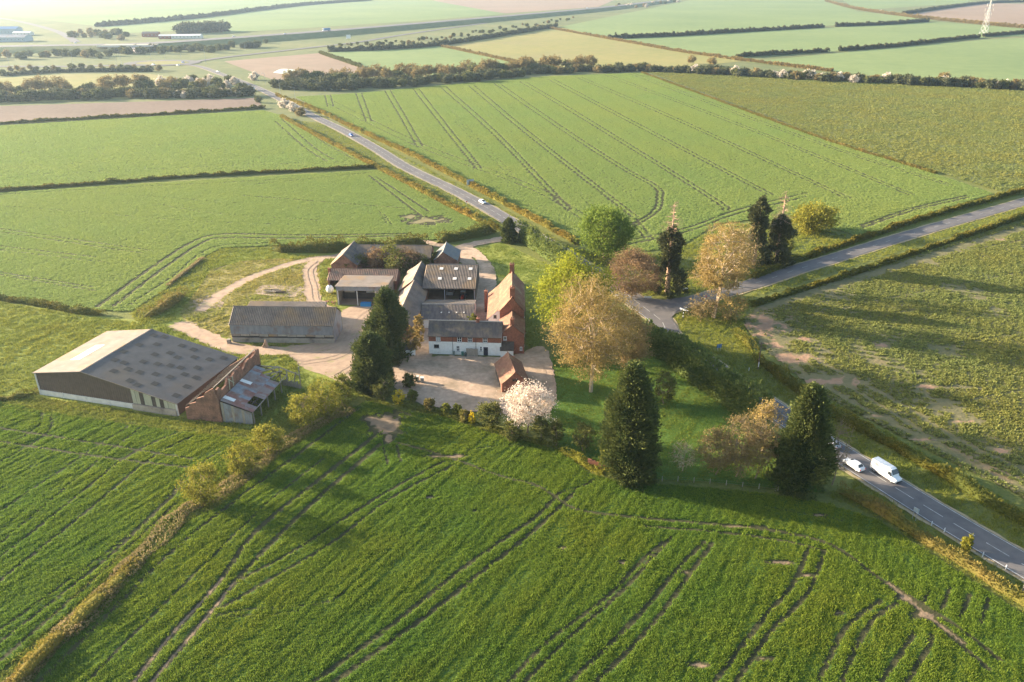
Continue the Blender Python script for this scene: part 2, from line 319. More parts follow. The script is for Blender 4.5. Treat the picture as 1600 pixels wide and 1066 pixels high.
T_F4 = [([(152, 480), (236, 419), (304, 377), (355, 366), (460, 368), (640, 366)], 1.6, 1), ([(176, 480), (257, 419), (318, 379), (356, 372), (460, 373), (660, 369)], 1.6, 1), ([(200, 478), (270, 432), (330, 388), (420, 380)], 1.2, .6), ([(0, 358), (236, 392)], 1.1, .7), ([(0, 363), (220, 396)], 1.1, .7), ([(0, 385), (150, 402)], 1.1, .7), ([(0, 391), (170, 411)], 1, .6), ([(0, 426), (145, 449)], 1.1, .7), ([(0, 430), (150, 455)], 1.1, .7),
  ([(-40, 307), (10, 304), (200, 293), (460, 280)], 1.2, .6), ([(0, 322), (300, 345), (460, 352)], 1, .5), ([(577, 275), (645, 328), (680, 352)], 1.4, .8), ([(588, 277), (670, 331)], 1.4, .8), ([(380, 306), (633, 326)], 1.2, .7), ([(130, 300), (380, 318)], 1, .5), ([(270, 335), (160, 395)], .9, .4), ([(240, 318), (330, 333), (500, 345)], 1, .5), ([(380, 290), (580, 270)], 1.2, .6), ([(600, 335), (612, 352)], 1, .6), ([(592, 330), (605, 350)], 1, .6)]
PATCH_F4 = [(665, 345, 40, 9), (640, 340, 14, 8)]
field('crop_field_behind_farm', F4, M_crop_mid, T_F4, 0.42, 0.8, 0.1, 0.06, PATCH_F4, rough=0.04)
F5 = [(-160, 206), (0, 197), (250, 182), (412, 173), (440, 181), (500, 214), (585, 258), (400, 270), (0, 294), (-160, 304)]
T_F5 = pair([(430, 190), (478, 232), (510, 252)], 12, -2, 1.5, .8)+pair([(455, 186), (505, 222), (555, 250)], 9, -1, 1.4, .7)+[([(0, 275), (300, 262), (560, 252)], 1.2, .5), ([(0, 240), (460, 215)], 1.2, .4)]
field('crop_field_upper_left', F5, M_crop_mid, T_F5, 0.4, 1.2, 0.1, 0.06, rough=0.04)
F8 = [(462, 152), (560, 146), (700, 133), (850, 120), (1003, 114), (1150, 168), (1290, 219), (1460, 272), (1552, 303), (1450, 334), (1345, 371), (1310, 360), (1240, 347), (1180, 344), (1120, 350), (1075, 378), (1020, 392), (960, 394), (908, 380), (800, 325), (730, 286), (640, 243), (560, 203)]
T_F8 = []
for ln in ([(507, 146), (512, 167)], [(556, 146), (572, 190)], [(600, 140), (628, 188), (652, 230)], [(646, 140), (696, 204), (744, 264)], [(688, 136), (764, 204), (884, 328)], [(732, 134), (820, 208), (988, 340)], [(772, 131), (860, 192), (964, 260), (1020, 292), (1026, 310), (1020, 330), (984, 354)],
           [(812, 128), (900, 180), (1096, 302), (1130, 330)], [(856, 124), (1000, 200), (1200, 305)], [(900, 121), (1060, 190), (1320, 310)], [(945, 118), (1150, 195), (1420, 305)], [(985, 116), (1250, 215), (1480, 290)]):
    T_F8 += pair(ln, 9, 0, 1.5, .85)
_mains = [[(600, 140), (628, 188), (652, 230)], [(646, 140), (696, 204), (744, 264)], [(688, 136), (764, 204), (884, 328)], [(732, 134), (820, 208), (988, 340)], [(772, 131), (872, 199), (1020, 300)], [(812, 128), (900, 180), (1096, 302)], [(856, 124), (1000, 200), (1200, 305)], [(900, 121), (1060, 190), (1320, 310)], [(945, 118), (1150, 195), (1420, 305)]]
for a_, b_ in zip(_mains[:-1], _mains[1:]): T_F8 += pair([((p[0]+q[0])/2, (p[1]+q[1])/2) for p, q in zip(a_, b_)], 7, 0, 1.0, .38)
T_F8 += pair([(512, 162), (652, 229), (820, 292), (912, 344)], 10, -3, 1.4, .7)+pair([(975, 384), (1075, 362), (1150, 335), (1260, 308)], 0, -6, 1.5, .9)+pair([(1345, 353), (1425, 326), (1510, 306)], 3, 3, 1.6, 1)+pair([(670, 145), (720, 200), (790, 270)], 10, 0, 1.1, .4)+pair([(578, 150), (612, 205)], 8, 0, 1.1, .4)+pair([(985, 345), (1012, 378)], 9, -3, 1.4, .7)
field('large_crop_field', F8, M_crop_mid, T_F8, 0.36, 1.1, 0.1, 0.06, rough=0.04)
F9 = [(1012, 113), (1200, 120), (1400, 131), (1600, 143), (1800, 152), (1900, 240), (1600, 306), (1560, 299), (1462, 268), (1292, 215)]
field('pale_speckled_field', F9, M_crop_pale, [([(1050, 118), (1300, 190), (1600, 270)], 1.2, .3), ([(1150, 120), (1600, 215)], 1.2, .3)], 0.6, 2.0, 0.12, 0.06, rough=0.06)
def far_field(name, px, mat, z=0.0): return flat(name, GL(px), z, mat)
far_field('pasture_by_barn', [(-160, 455), (0, 470), (140, 492), (215, 500), (300, 456), (345, 397), (425, 389), (545, 392), (560, 470), (560, 620), (400, 676), (290, 672), (60, 640), (-160, 618)], M_pasture, -0.03)
far_field('dry_grass_loop', [(330, 420), (380, 408), (440, 404), (500, 408), (500, 480), (480, 540), (380, 532), (300, 516), (280, 490), (300, 465)], fieldmat('dry_grass_ground', (0.17, 0.15, 0.05), (0.28, 0.235, 0.085), (0.3, 0.22, 0.14), big=0.05, fine=1.1, bstr=0.9, bdist=0.3, patch=(0.06, 0.58, 0.72)), -0.012)
far_field('garden_lawn', [(860, 560), (900, 540), (1010, 530), (1060, 560), (1190, 655), (1290, 770), (1100, 752), (960, 745), (870, 695), (850, 650), (866, 612)], M_lawn, -0.02)
far_field('paddock', [(740, 388), (783, 378), (880, 425), (905, 450), (870, 500), (835, 545), (822, 540), (822, 440), (770, 430)], M_pasture, -0.02)
far_field('ploughed_field', [(-160, 178), (0, 166), (250, 158), (398, 153), (414, 169), (250, 179), (0, 192), (-160, 203)], M_plough, 0.0)
far_field('small_far_field', [(-160, 165), (0, 122), (100, 116), (230, 115), (290, 124), (240, 152), (0, 163)], M_far_yellow, 0.0)
far_field('far_field_behind_belt', [(512, 82), (690, 72), (835, 106), (800, 116), (605, 118)], M_far_green, 0.02)
far_field('far_yellow_field', [(690, 72), (872, 42), (1000, 68), (1160, 96), (1000, 112), (838, 106)], M_far_yellow, 0.02)
far_field('scrub_field', [(350, 96), (500, 83), (600, 118), (440, 130)], M_far_pink, 0.02)
far_field('hill_field', [(876, 42), (1090, -2), (1290, -4), (1340, 18), (1470, 32), (1300, 40), (950, 61)], M_far_green, 0.04)
far_field('strip_field', [(955, 62), (1300, 43), (1460, 34), (1600, 45), (1760, 40), (1760, 50), (1540, 59), (1310, 80), (1150, 92)], M_far_green, 0.06)
far_field('lower_strip_field', [(1165, 97), (1310, 83), (1540, 62), (1760, 52), (1760, 150), (1600, 128), (1400, 122)], M_far_green, 0.04)
far_field('far_bare_field', [(1410, 24), (1540, 5), (1760, 8), (1760, 46), (1600, 43), (1455, 31)], M_far_pink, 0.05)
far_field('far_top_bare_field', [(675, 0), (700, 8), (790, 21), (935, 11), (960, 0), (800, -4)], M_far_pink, 0.03)
far_field('far_top_field', [(-160, -2), (330, -6), (560, -2), (480, 6), (330, 24), (150, 41), (60, 30), (-160, 12)], M_far_green, 0.03)
far_field('far_top_second_field', [(160, 43), (330, 27), (480, 9), (580, 0), (670, 0), (790, 22), (650, 33), (350, 52), (340, 46), (200, 52)], M_far_green, 0.05)
far_field('far_corner_field', [(1340, 16), (1530, 4), (1500, -3), (1310, -4)], M_far_green, 0.03)
# roads
def ribbon(line, hw, z, jit=0.0):
    L = np.array(line, float); T = np.gradient(L, axis=0); T /= np.linalg.norm(T, axis=1)[:, None]; N = np.stack([-T[:, 1], T[:, 0]], 1)
    hw = np.broadcast_to(np.asarray(hw, float), (len(L),))
    a = L+N*(hw+(jit*(np.random.default_rng(3).random(len(L))-.5) if jit else 0))[:, None]; b = L-N*(hw+(jit*(np.random.default_rng(4).random(len(L))-.5) if jit else 0))[:, None]
    V = np.concatenate([np.column_stack([a, np.full(len(L), z)]), np.column_stack([b, np.full(len(L), z)])]); n = len(L)
    return V, np.array([(i, n+i, n+i+1, i+1) for i in range(n-1)])
def road(name, line, hw, z, mat, jit=0.0, parent=None, kind='structure', step=4.0):
    V, F = ribbon(resample(smooth_line(line, 12), step), hw, z, jit)
    o = link(name, npmesh(name, V, F), mat, parent)
    if kind: o['kind'] = kind
    return o
def dashes(name, line, off, hw, on, gap, z, parent, mat=None):
    L = resample(smooth_line(line, 12), 0.5); T = np.gradient(L, axis=0); T /= np.linalg.norm(T, axis=1)[:, None]; N = np.stack([-T[:, 1], T[:, 0]], 1)
    mb = MB(); per = int((on+gap)/0.5); k = int(on/0.5)
    for i in range(0, len(L)-k-1, per):
        a, b = L[i]+N[i]*off, L[i+k]+N[i+k]*off
        mb.add([(*(a-N[i]*hw), z), (*(b-N[i+k]*hw), z), (*(b+N[i+k]*hw), z), (*(a+N[i]*hw), z)], [(0, 1, 2, 3)])
    return mb.build(name, mat or M_paint, parent)
MAIN = GL([(256, 99), (306, 103), (344, 115.5), (397, 135.5), (440, 156), (492, 183), (538, 205), (588, 233), (633, 261), (700, 293), (735, 311), (776, 334), (840, 372), (900, 408), (960, 447), (1010, 484)])
MAIN2 = []
for x, y in [(1064, 524), (1110, 557), (1160, 590), (1210, 623), (1300, 683), (1412, 752), (1500, 805), (1600, 863), (1720, 932)]: MAIN2.append(G(x, y))
_m = np.array(MAIN2); _t = np.gradient(_m, axis=0); _t /= np.linalg.norm(_t, axis=1)[:, None]
MAIN2 = [tuple(p) for p in (_m+np.stack([_t[:, 1], -_t[:, 0]], 1)*3.4)]   # right edge -> centre line
MAINLINE = MAIN+[G(1034, 503)]+MAIN2
HWM = 3.45
rd = road('main_road', MAINLINE, HWM, 0.17, M_asphalt)
dashes('centre_line', MAINLINE, 0, 0.07, 4, 2, 0.19, rd)
for s, ln in ((-1, MAINLINE), (1, MAIN[:-1]), (1, MAIN2[1:])): dashes('edge_line', ln, s*(HWM-0.3), 0.07, 4, 0.0, 0.185, rd)
SIDE = GL([(1900, 228), (1720, 280), (1600, 315.5), (1500, 344), (1400, 373.5), (1300, 405), (1250, 420), (1200, 437), (1150, 452), (1100, 466), (1060, 477), (1030, 488)])
rs = road('side_road', SIDE, 3.1, 0.13, M_asphalt)
dashes('centre_line', SIDE, 0, 0.06, 3, 5, 0.142, rs)
jn = flat('junction_apron', GL([(985, 466), (1001, 465), (1037, 469), (1075, 464), (1110, 456), (1120, 468), (1078, 478), (1058, 487), (1049, 497), (1051, 508), (1062, 521), (1030, 508), (1000, 485)]), 0.15, M_asphalt)
for s, ln in ((1, MAINLINE), (-1, MAINLINE), (1, SIDE), (-1, SIDE)):
    road('verge_edge', [tuple(p) for p in (lambda L, N: L+N*s*((HWM if ln is MAINLINE else 3.1)+0.25))(np.array(ln), (lambda T: np.stack([-T[:, 1], T[:, 0]], 1)/np.linalg.norm(T, axis=1)[:, None])(np.gradient(np.array(ln, float), axis=0)))], 0.45, 0.04, M_verge_edge, jit=0.5, step=2.5)
# tracks and yards
road('farm_track_entrance', GL([(792, 372), (775, 375), (742, 381), (720, 388), (724, 400), (742, 425), (750, 450), (752, 480), (750, 505)]), 2.4, 0.03, M_gravel, jit=1.0, step=2)
road('farm_track_back', GL([(700, 386), (640, 376), (560, 392), (524, 400), (480, 406), (430, 420), (385, 437), (345, 460), (312, 486)]), 1.9, 0.005, M_dirt, jit=0.9, step=2)
road('farm_track_yard', GL([(500, 404), (485, 418), (487, 440), (492, 470), (520, 490), (548, 505)]), 2.3, 0.055, M_dirt, jit=1.2, step=2)
road('farm_track_front', GL([(275, 506), (320, 525), (370, 545), (440, 548), (510, 540), (560, 530)]), 2.6, 0.068, M_dirt, jit=1.4, step=2)
def blob(name, px, z, mat, jit=1.0):
    L = resample(smooth_line(GL(px+[px[0]]), 8), 1.2); r = np.random.default_rng(len(px)); L = L+(r.random(L.shape)-.5)*min(jit, .7)
    return flat(name, [tuple(p) for p in L[:-2]], z, mat)
blob('yard', [(440, 545), (520, 545), (530, 500), (545, 480), (600, 478), (640, 470), (640, 540), (620, 600), (560, 610), (520, 592), (470, 572)], 0.08, M_dirt)
blob('courtyard', [(620, 575), (650, 562), (700, 556), (790, 558), (830, 545), (850, 542), (860, 560), (868, 600), (862, 640), (830, 650), (770, 645), (700, 640), (640, 625), (615, 600)], 0.095, M_gravel, 0.6)
blob('back_yard', [(640, 510), (660, 500), (745, 505), (760, 470), (750, 420), (735, 400), (700, 395), (715, 385), (745, 390), (775, 430), (762, 500), (760, 515), (700, 520), (672, 560), (640, 570)], 0.11, M_gravel, 0.8)
blob('concrete_pad', [(396, 459), (413, 445.5), (476, 450), (462, 464), (430, 463)], 0.06, M_gravel, 0.1)
blob('bare_patch', [(270, 505), (300, 503), (315, 520), (300, 528), (285, 515)], 0.09, M_dirt, 1.5)
blob('bare_patch', [(300, 470), (330, 462), (350, 475), (330, 482), (310, 480)], 0.03, M_dirt, 1.5)
M_rut = surf('wheel_rut', (0.27, 0.19, 0.132), (0.36, 0.262, 0.185), 0.7, 0.95, 0.5, 0.05, 4)
for k, ln in enumerate(([(445, 552), (500, 548), (545, 528), (560, 500), (580, 485)], [(470, 568), (530, 556), (565, 528), (580, 500), (600, 486)], [(525, 588), (560, 566), (590, 530), (625, 500)], [(862, 625), (861, 600), (852, 565)], [(500, 408), (484, 424), (490, 450), (495, 472), (525, 492)])):
    P_ = np.array(smooth_line(GL(ln), 8)); T_ = np.gradient(P_, axis=0); T_ /= np.linalg.norm(T_, axis=1)[:, None]; N_ = np.stack([-T_[:, 1], T_[:, 0]], 1)
    for s_ in (-.85, .85): road('wheel_rut', [tuple(p) for p in P_+N_*s_], .24, .125+.006*k+(.003 if s_ > 0 else 0), M_rut, jit=.3, step=1.0)
# ------------------------------------------------------------------ buildings
B_brick = surf('brick', (0.19, 0.07, 0.045), (0.31, 0.13, 0.08), 2.2, 0.9, 0.5, 0.03, 9, c3=(0.17, 0.075, 0.05), c3scale=0.5)
B_brick_old = surf('old_brick', (0.17, 0.078, 0.052), (0.30, 0.165, 0.115), 3.0, 0.95, 0.8, 0.06, 6, c3=(0.10, 0.06, 0.045), c3scale=0.5, c3amt=(.45, .7))
B_white = surf('white_painted_brick', (0.80, 0.80, 0.78), (0.68, 0.67, 0.64), 1.2, 0.8, 0.4, 0.02, 8, c3=(0.50, 0.47, 0.42), c3scale=0.7, c3amt=(0.62, 0.85))
B_tile = surf('clay_tile', (0.129, 0.062, 0.04), (0.226, 0.117, 0.077), 1.5, 0.9, 0.6, 0.05, 5, c3=(0.22, 0.16, 0.095), c3scale=0.35)
B_tile2 = surf('pantile', (0.13, 0.085, 0.065), (0.24, 0.15, 0.11), 1.0, 0.9, 0.6, 0.05, 5, c3=(0.12, 0.11, 0.09), c3scale=0.4)
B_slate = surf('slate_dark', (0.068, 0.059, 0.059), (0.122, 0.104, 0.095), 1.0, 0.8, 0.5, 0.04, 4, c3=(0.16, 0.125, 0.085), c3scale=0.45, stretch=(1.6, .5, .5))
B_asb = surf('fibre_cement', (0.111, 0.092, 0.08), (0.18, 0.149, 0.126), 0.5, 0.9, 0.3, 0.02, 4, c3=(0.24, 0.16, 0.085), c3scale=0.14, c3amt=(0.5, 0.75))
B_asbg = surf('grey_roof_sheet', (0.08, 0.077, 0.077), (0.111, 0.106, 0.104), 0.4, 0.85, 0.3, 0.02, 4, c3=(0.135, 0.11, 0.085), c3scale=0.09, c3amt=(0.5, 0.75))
B_asbo = surf('lit_lichened_sheet', (0.205, 0.164, 0.135), (0.279, 0.23, 0.193), 0.4, 0.9, 0.3, 0.02, 4, c3=(0.32, 0.20, 0.10), c3scale=0.16, c3amt=(0.5, 0.72))  # lichen plus sunlight put into the colour, mainly for sunward roof slopes
B_light = surf('rooflight', (0.025, 0.019, 0.013), (0.046, 0.036, 0.023), 0.8, 0.5, 0)
B_lightw = surf('clear_sheet', (0.72, 0.72, 0.70), (0.6, 0.6, 0.58), 1, 0.5, 0)
B_clad = surf('brown_cladding', (0.085, 0.062, 0.05), (0.115, 0.085, 0.068), 0.8, 0.7, 0.1, 0.01)
B_plinth = surf('pale_concrete', (0.60, 0.58, 0.55), (0.48, 0.46, 0.43), 0.8, 0.9, 0.3, 0.02)
B_block = surf('concrete_block', (0.27, 0.23, 0.19), (0.38, 0.33, 0.27), 0.8, 0.95, 0.5, 0.03, c3=(0.15, 0.12, 0.10), c3scale=0.4)
B_tin = surf('grey_tin', (0.19, 0.20, 0.225), (0.27, 0.275, 0.29), 0.6, 0.7, 0.2, 0.02, metal=0.2, c3=(0.20, 0.125, 0.095), c3scale=0.3, stretch=(2, 2, 0.5))
B_rust = surf('rusty_tin', (0.19, 0.085, 0.065), (0.27, 0.145, 0.12), 0.9, 0.8, 0.3, 0.02, c3=(0.25, 0.23, 0.22), c3scale=0.5)
B_rust2 = surf('part_rusty_tin', (0.24, 0.21, 0.20), (0.22, 0.15, 0.125), 0.9, 0.75, 0.3, 0.02, c3=(0.20, 0.095, 0.07), c3scale=0.6)
B_timber = surf('weathered_timber', (0.22, 0.19, 0.155), (0.34, 0.30, 0.25), 1.5, 0.9, 0.5, 0.02, stretch=(4, 4, .6))
B_timberd = surf('dark_timber', (0.055, 0.043, 0.035), (0.10, 0.08, 0.065), 1.5, 0.9, 0.4, 0.02)
B_board = surf('green_grey_board', (0.29, 0.285, 0.21), (0.40, 0.385, 0.30), 1.2, 0.9, 0.3, 0.02, stretch=(3, 3, .5))
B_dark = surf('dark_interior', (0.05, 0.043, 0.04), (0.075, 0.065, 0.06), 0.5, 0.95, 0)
B_glass, _n, _b = newmat('window_glass'); _b.inputs['Base Color'].default_value = (0.02, 0.025, 0.03, 1); _b.inputs['Roughness'].default_value = 0.08
B_frame = surf('white_frame', (0.78, 0.78, 0.77), None, bstr=0)
B_door = surf('dark_blue_door', (0.025, 0.03, 0.05), None, rough=0.5, bstr=0)
B_lead = surf('lead_grey', (0.30, 0.30, 0.32), (0.38, 0.38, 0.39), 1, 0.6, 0)
B_ridge = surf('ridge_tile', (0.28, 0.25, 0.22), (0.36, 0.32, 0.28), 2, 0.9, 0.3)
def wpanel(root, name, mat, poly, ext, parent=None): return MB().prism(poly, ext).build(name, mat, parent or root)
def gable(root, L, D, ef, eb, zr, ry, wall, roof, roofb=None, oh=0.3, pitch=0.3, amp=0.03, sag=0.0, rows=1, th=0.25, walls='fblr', mats=None, ridge=True, seed=1, verge=0.25, z0=0):
    """gabled building: x 0..L along the ridge, y 0..D front to back; eaves ef/eb, ridge zr at y=ry"""
    m = mats or {}
    if 'f' in walls: MB().box(0, 0, z0, L, th, ef).build('wall', m.get('f', wall), root)
    if 'b' in walls: MB().box(0, D-th, z0, L, D, eb).build('wall', m.get('b', wall), root)
    g = [(0, th, z0), (0, D-th, z0), (0, D-th, eb-0.02), (0, ry, zr-0.06), (0, th, ef-0.02)]
    if 'l' in walls: MB().prism([(0.003, y, z) for _, y, z in g], (th, 0, 0)).build('wall', m.get('l', wall), root)
    if 'r' in walls: MB().prism([(L-th-0.003, y, z) for _, y, z in g], (th, 0, 0)).build('wall', m.get('r', wall), root)
    kf, kb = (zr-ef)/ry, (zr-eb)/(D-ry)
    t = 0.07
    out = []
    for a, bb, mt in (((-verge, ry, zr+t), (-verge, -oh, ef-kf*oh+t), roof), ((-verge, ry, zr+t), (-verge, D+oh, eb-kb*oh+t), roofb or roof)):
        out.append(MB().sheet(a, (L+verge, a[1], a[2]), bb, pitch, amp, rows, sag, seed).build('roof_slope', mt, root))
    if ridge: MB().prism([(-verge, ry-0.2, zr+t-0.06), (-verge, ry, zr+t+0.12), (-verge, ry+0.2, zr+t-0.06)], (L+2*verge, 0, 0)).build('ridge_cap', roof if roof in (B_asb, B_tile, B_tile2, B_asbo) else B_ridge, root)
    return out
def wframe(o, u, n):
    u = Vector(u).normalized(); n = Vector(n).normalized(); o = Vector(o)
    return lambda a, z, d: o+u*a+Vector((0, 0, z))+n*d
def window(root, o, u, n, w, h, bars=(1, 1), frame=None, pane=None, name='window', sill=True):
    """frame stands proud of the wall, pane set back inside it; o = bottom-left corner on the wall face"""
    P = wframe(o, u, n); mb = MB(); f = 0.09
    def bx(mb, a0, z0, a1, z1, d0, d1):
        q = [P(a0, z0, d0), P(a1, z0, d0), P(a1, z0, d1), P(a0, z0, d1), P(a0, z1, d0), P(a1, z1, d0), P(a1, z1, d1), P(a0, z1, d1)]
        mb.add(q, [(0,3,2,1),(4,5,6,7),(0,1,5,4),(1,2,6,5),(2,3,7,6),(3,0,4,7)])
    bx(mb, 0, 0, f, h, 0.002, 0.07); bx(mb, w-f, 0, w, h, 0.002, 0.07); bx(mb, f, 0, w-f, f, 0.002, 0.07); bx(mb, f, h-f, w-f, h, 0.002, 0.07)
    for i in range(bars[0]): c = w*(i+1)/(bars[0]+1); bx(mb, c-0.04, f, c+0.04, h-f, 0.002, 0.055)
    for i in range(bars[1]): c = h*(i+1)/(bars[1]+1); bx(mb, f, c-0.03, w-f, c+0.03, 0.002, 0.05)
    fr = mb.build(name, frame or B_frame, root)
    m2 = MB(); m2.add([P(f, f, 0.02), P(w-f, f, 0.02), P(w-f, h-f, 0.02), P(f, h-f, 0.02)], [(0, 1, 2, 3)]); m2.build('pane', pane or B_glass, fr)
    if sill:
        m3 = MB(); bx(m3, -0.1, -0.12, w+0.1, -0.01, 0.002, 0.16); m3.build('sill', B_lead, fr)
    return fr
def door(root, o, u, n, w, h, mat, name='door'):
    P = wframe(o, u, n); mb = MB()
    q = [P(0, 0, 0.002), P(w, 0, 0.002), P(w, 0, 0.06), P(0, 0, 0.06), P(0, h, 0.002), P(w, h, 0.002), P(w, h, 0.06), P(0, h, 0.06)]
    mb.add(q, [(0,3,2,1),(4,5,6,7),(0,1,5,4),(1,2,6,5),(2,3,7,6),(3,0,4,7)]); d = mb.build(name, mat, root)
    m = MB(); a = [P(w*.3, h*.62, 0.064), P(w*.7, h*.62, 0.064), P(w*.7, h*.8, 0.064), P(w*.3, h*.8, 0.064)]; m.add(a, [(0, 1, 2, 3)]); m.build('door_light', B_glass, d)
    h_ = MB(); h_.tube(P(w*.85, h*.48, 0.06), P(w*.85, h*.48, 0.12), 0.04); h_.build('handle', B_lead, d)
    return d
def chimney(root, x, y, z0, z1, w=0.9, d=0.7, pots=2):
    m = MB(); m.box(x-w/2, y-d/2, z0, x+w/2, y+d/2, z1-0.3).box(x-w/2-.07, y-d/2-.07, z1-0.3, x+w/2+.07, y+d/2+.07, z1-0.05)
    c = m.build('chimney', B_brick, root)
    for i in range(pots):
        MB().tube((x-w/2+w*(i+.5)/pots, y, z1-.06), (x-w/2+w*(i+.5)/pots, y, z1+.5), 0.15, 0.11, 8).build('chimney_pot', B_tile, c)
    return c
X0, Y0 = 0, 0
UX, NF = (1, 0, 0), (0, -1, 0)
# --- white farmhouse wing
wg = empty('farmhouse_wing', (-21.1, 181.0, 0), R(-3.6), 'long two-storey farmhouse wing with whitewashed ground floor and dark slate roof', 'house')
Lw = 18.4
gable(wg, Lw, 6.4, 5.25, 5.25, 8.0, 3.2, B_white, B_slate, sag=0.10, rows=4, pitch=0.35, amp=0.015, th=0.35)
MB().box(-0.002, -0.004, 3.55, Lw+.002, 0.0, 5.22).build('brick_upper_wall', B_brick, wg)
for x in (1.9, 7.3, 10.0, 13.8): window(wg, (x, -0.004, 3.6), UX, NF, 1.1, 1.35, (1, 1), pane=B_lead if x < 5 else None)
window(wg, (1.3, 0, 1.75), UX, NF, 1.3, 0.95, (1, 0), B_timberd); window(wg, (7.0, 0, 1.0), UX, NF, 0.85, 1.5, (1, 1)); window(wg, (13.0, 0, 1.2), UX, NF, 0.55, 1.3, (0, 1))
door(wg, (13.9, 0, 0.05), UX, NF, 1.15, 2.25, B_door)
for x in (6.1, 12.0): MB().tube((x, -0.07, 0), (x, -0.07, 5.1), 0.06).build('drainpipe', B_timberd, wg)
MB().tube((-.2, -0.35, 5.05), (Lw, -0.35, 5.05), 0.08).build('gutter', B_timberd, wg)
chimney(wg, 12.3, 3.2, 7.8, 8.9, 0.8, 0.7, 1)
for k in range(3): window(wg, (2.5+k*4.5, 6.4+.002, 3.6), (-1, 0, 0), (0, 1, 0), 1.0, 1.2)
pw = empty('timber_screen', (-21.1+9.55*math.cos(R(3.6)), 181-9.55*math.sin(R(3.6))-1.0, 0), R(-3.6), 'grey boarded timber screen standing against the white farmhouse wall', 'screen')
for i in range(8): MB().box(i*.37, 0, 0, i*.37+.35, .06, 2.3-(.04*(i % 3))).build('board', B_timber, pw)
MB().box(0, .064, 1.7, 2.95, .12, 1.85).build('rail', B_timber, pw)
# --- brick farmhouse (three roofs of one house)
hs = empty('brick_farmhouse', (0, 181, 0), 0, 'tall red brick farmhouse with tiled roofs and three chimney stacks', 'house')
low = empty('lower_range', (0, 0, 0)); low.parent = hs
# south low range: ridge runs away from the camera -> rotate local frame
low.location = (-3.05, 9.6, 0); low.rotation_euler = (0, 0, R(-90))
gable(low, 9.6, 6.15, 5.6, 5.6, 8.0, 3.07, B_brick, B_tile, sag=0.05, rows=3, pitch=0.3, amp=0.012, walls='fbr', th=0.35, verge=0.12)
tall = empty('main_range', (0, 0, 0)); tall.parent = hs; tall.location = (-3.2, 30.0, 0); tall.rotation_euler = (0, 0, R(-90))
gable(tall, 20.4, 6.4, 7.9, 7.9, 11.7, 3.2, B_brick, B_tile, sag=0.05, rows=3, pitch=0.3, amp=0.012, th=0.35, verge=0.15)
MB().prism([(-6.3, 11.35, 0), (-3.25, 11.35, 0), (-3.25, 11.35, 7.6), (-6.3, 11.35, 4.9)], (0, 0.3, 0)).build('wall', B_white, hs)
MB().box(-6.3, 11.66, 0, -6.0, 29.6, 4.9).build('wall', B_brick, hs)
MB().prism([(-6.3, 29.6, 0), (-3.25, 29.6, 0), (-3.25, 29.6, 7.6), (-6.3, 29.6, 4.9)], (0, 0.3, 0)).build('wall', B_brick, hs)
MB().sheet((-6.75, 11.2, 4.7), (-6.75, 30.1, 4.7), (-3.15, 11.2, 7.93), 0.3, 0.012, 3, 0.05, 3).build('outshut_roof', B_tile, hs)
chimney(hs, 0.05, 0.55, 7.3, 9.6, 1.0, 0.8, 2); chimney(hs, 0.1, 10.6, 10.8, 14.0, 1.3, 0.9, 3); chimney(hs, 0, 29.3, 10.9, 13.9, 1.3, 0.9, 3)
chimney(hs, -7.4, 27.6, 0, 6.5, 0.9, 0.8, 1)
window(hs, (-2.2, 0, 3.9), UX, NF, 0.85, 0.95, (1, 0)); window(hs, (2.0, 0, 1.0), UX, NF, 0.6, 0.95, (1, 0))
window(hs, (-4.9, 11.35, 5.0), UX, NF, 0.8, 0.9, (1, 0), B_timberd)
for k, y in enumerate((2.5, 6, 13, 18, 24)):
    for z in (0.9, 3.7 if k < 2 else 4.4): window(hs, (3.06 if k < 2 else 3.2, y, z), (0, 1, 0), (1, 0, 0), 1.2, 1.4)
door(hs, (3.2, 21, 0), (0, 1, 0), (1, 0, 0), 1.1, 2.2, B_door)
po = MB(); po.box(-2.9, -1.9, 0, 0.35, -0.02, 1.7); po.build('porch_wall', B_white, hs)
MB().sheet((-3.05, -2.05, 1.75), (0.5, -2.05, 1.75), (-3.05, -0.01, 3.5), 0.3, 0.015).build('porch_roof', B_timberd, hs)
# --- brick outbuilding in the courtyard
gg = empty('brick_outbuilding', (-4.05, 170.7, 0), R(-80.5), 'small red brick outbuilding with steep tiled gable roof in the gravel courtyard', 'outbuilding')
gable(gg, 10.4, 6.2, 2.45, 2.45, 5.1, 3.1, B_brick, B_tile, sag=0.08, rows=4, pitch=0.3, amp=0.015, th=0.3)
for k in (0, 1): window(gg, (10.4, 2.45+k*.75, 2.7), (0, 1, 0), (1, 0, 0), 0.6, 0.6, (0, 0), B_timberd, sill=False)
MB().box(1.0, -0.06, 0, 9.4, -0.004, 2.2).build('cart_door', B_timberd, gg)
for k in range(4): MB().box(0.7+k*2.85, -0.12, 0, 0.92+k*2.85, -0.065, 2.4).build('post', B_timber, gg)
# --- tiny white gabled lean-to beside the conifers
sg = empty('white_shed', (-27.6, 179.2, 0), R(14), 'tiny white gabled shed half hidden by the dark conifers', 'shed')
gable(sg, 3.2, 3.0, 1.9, 1.9, 3.2, 1.5, B_white, B_slate, oh=.2)
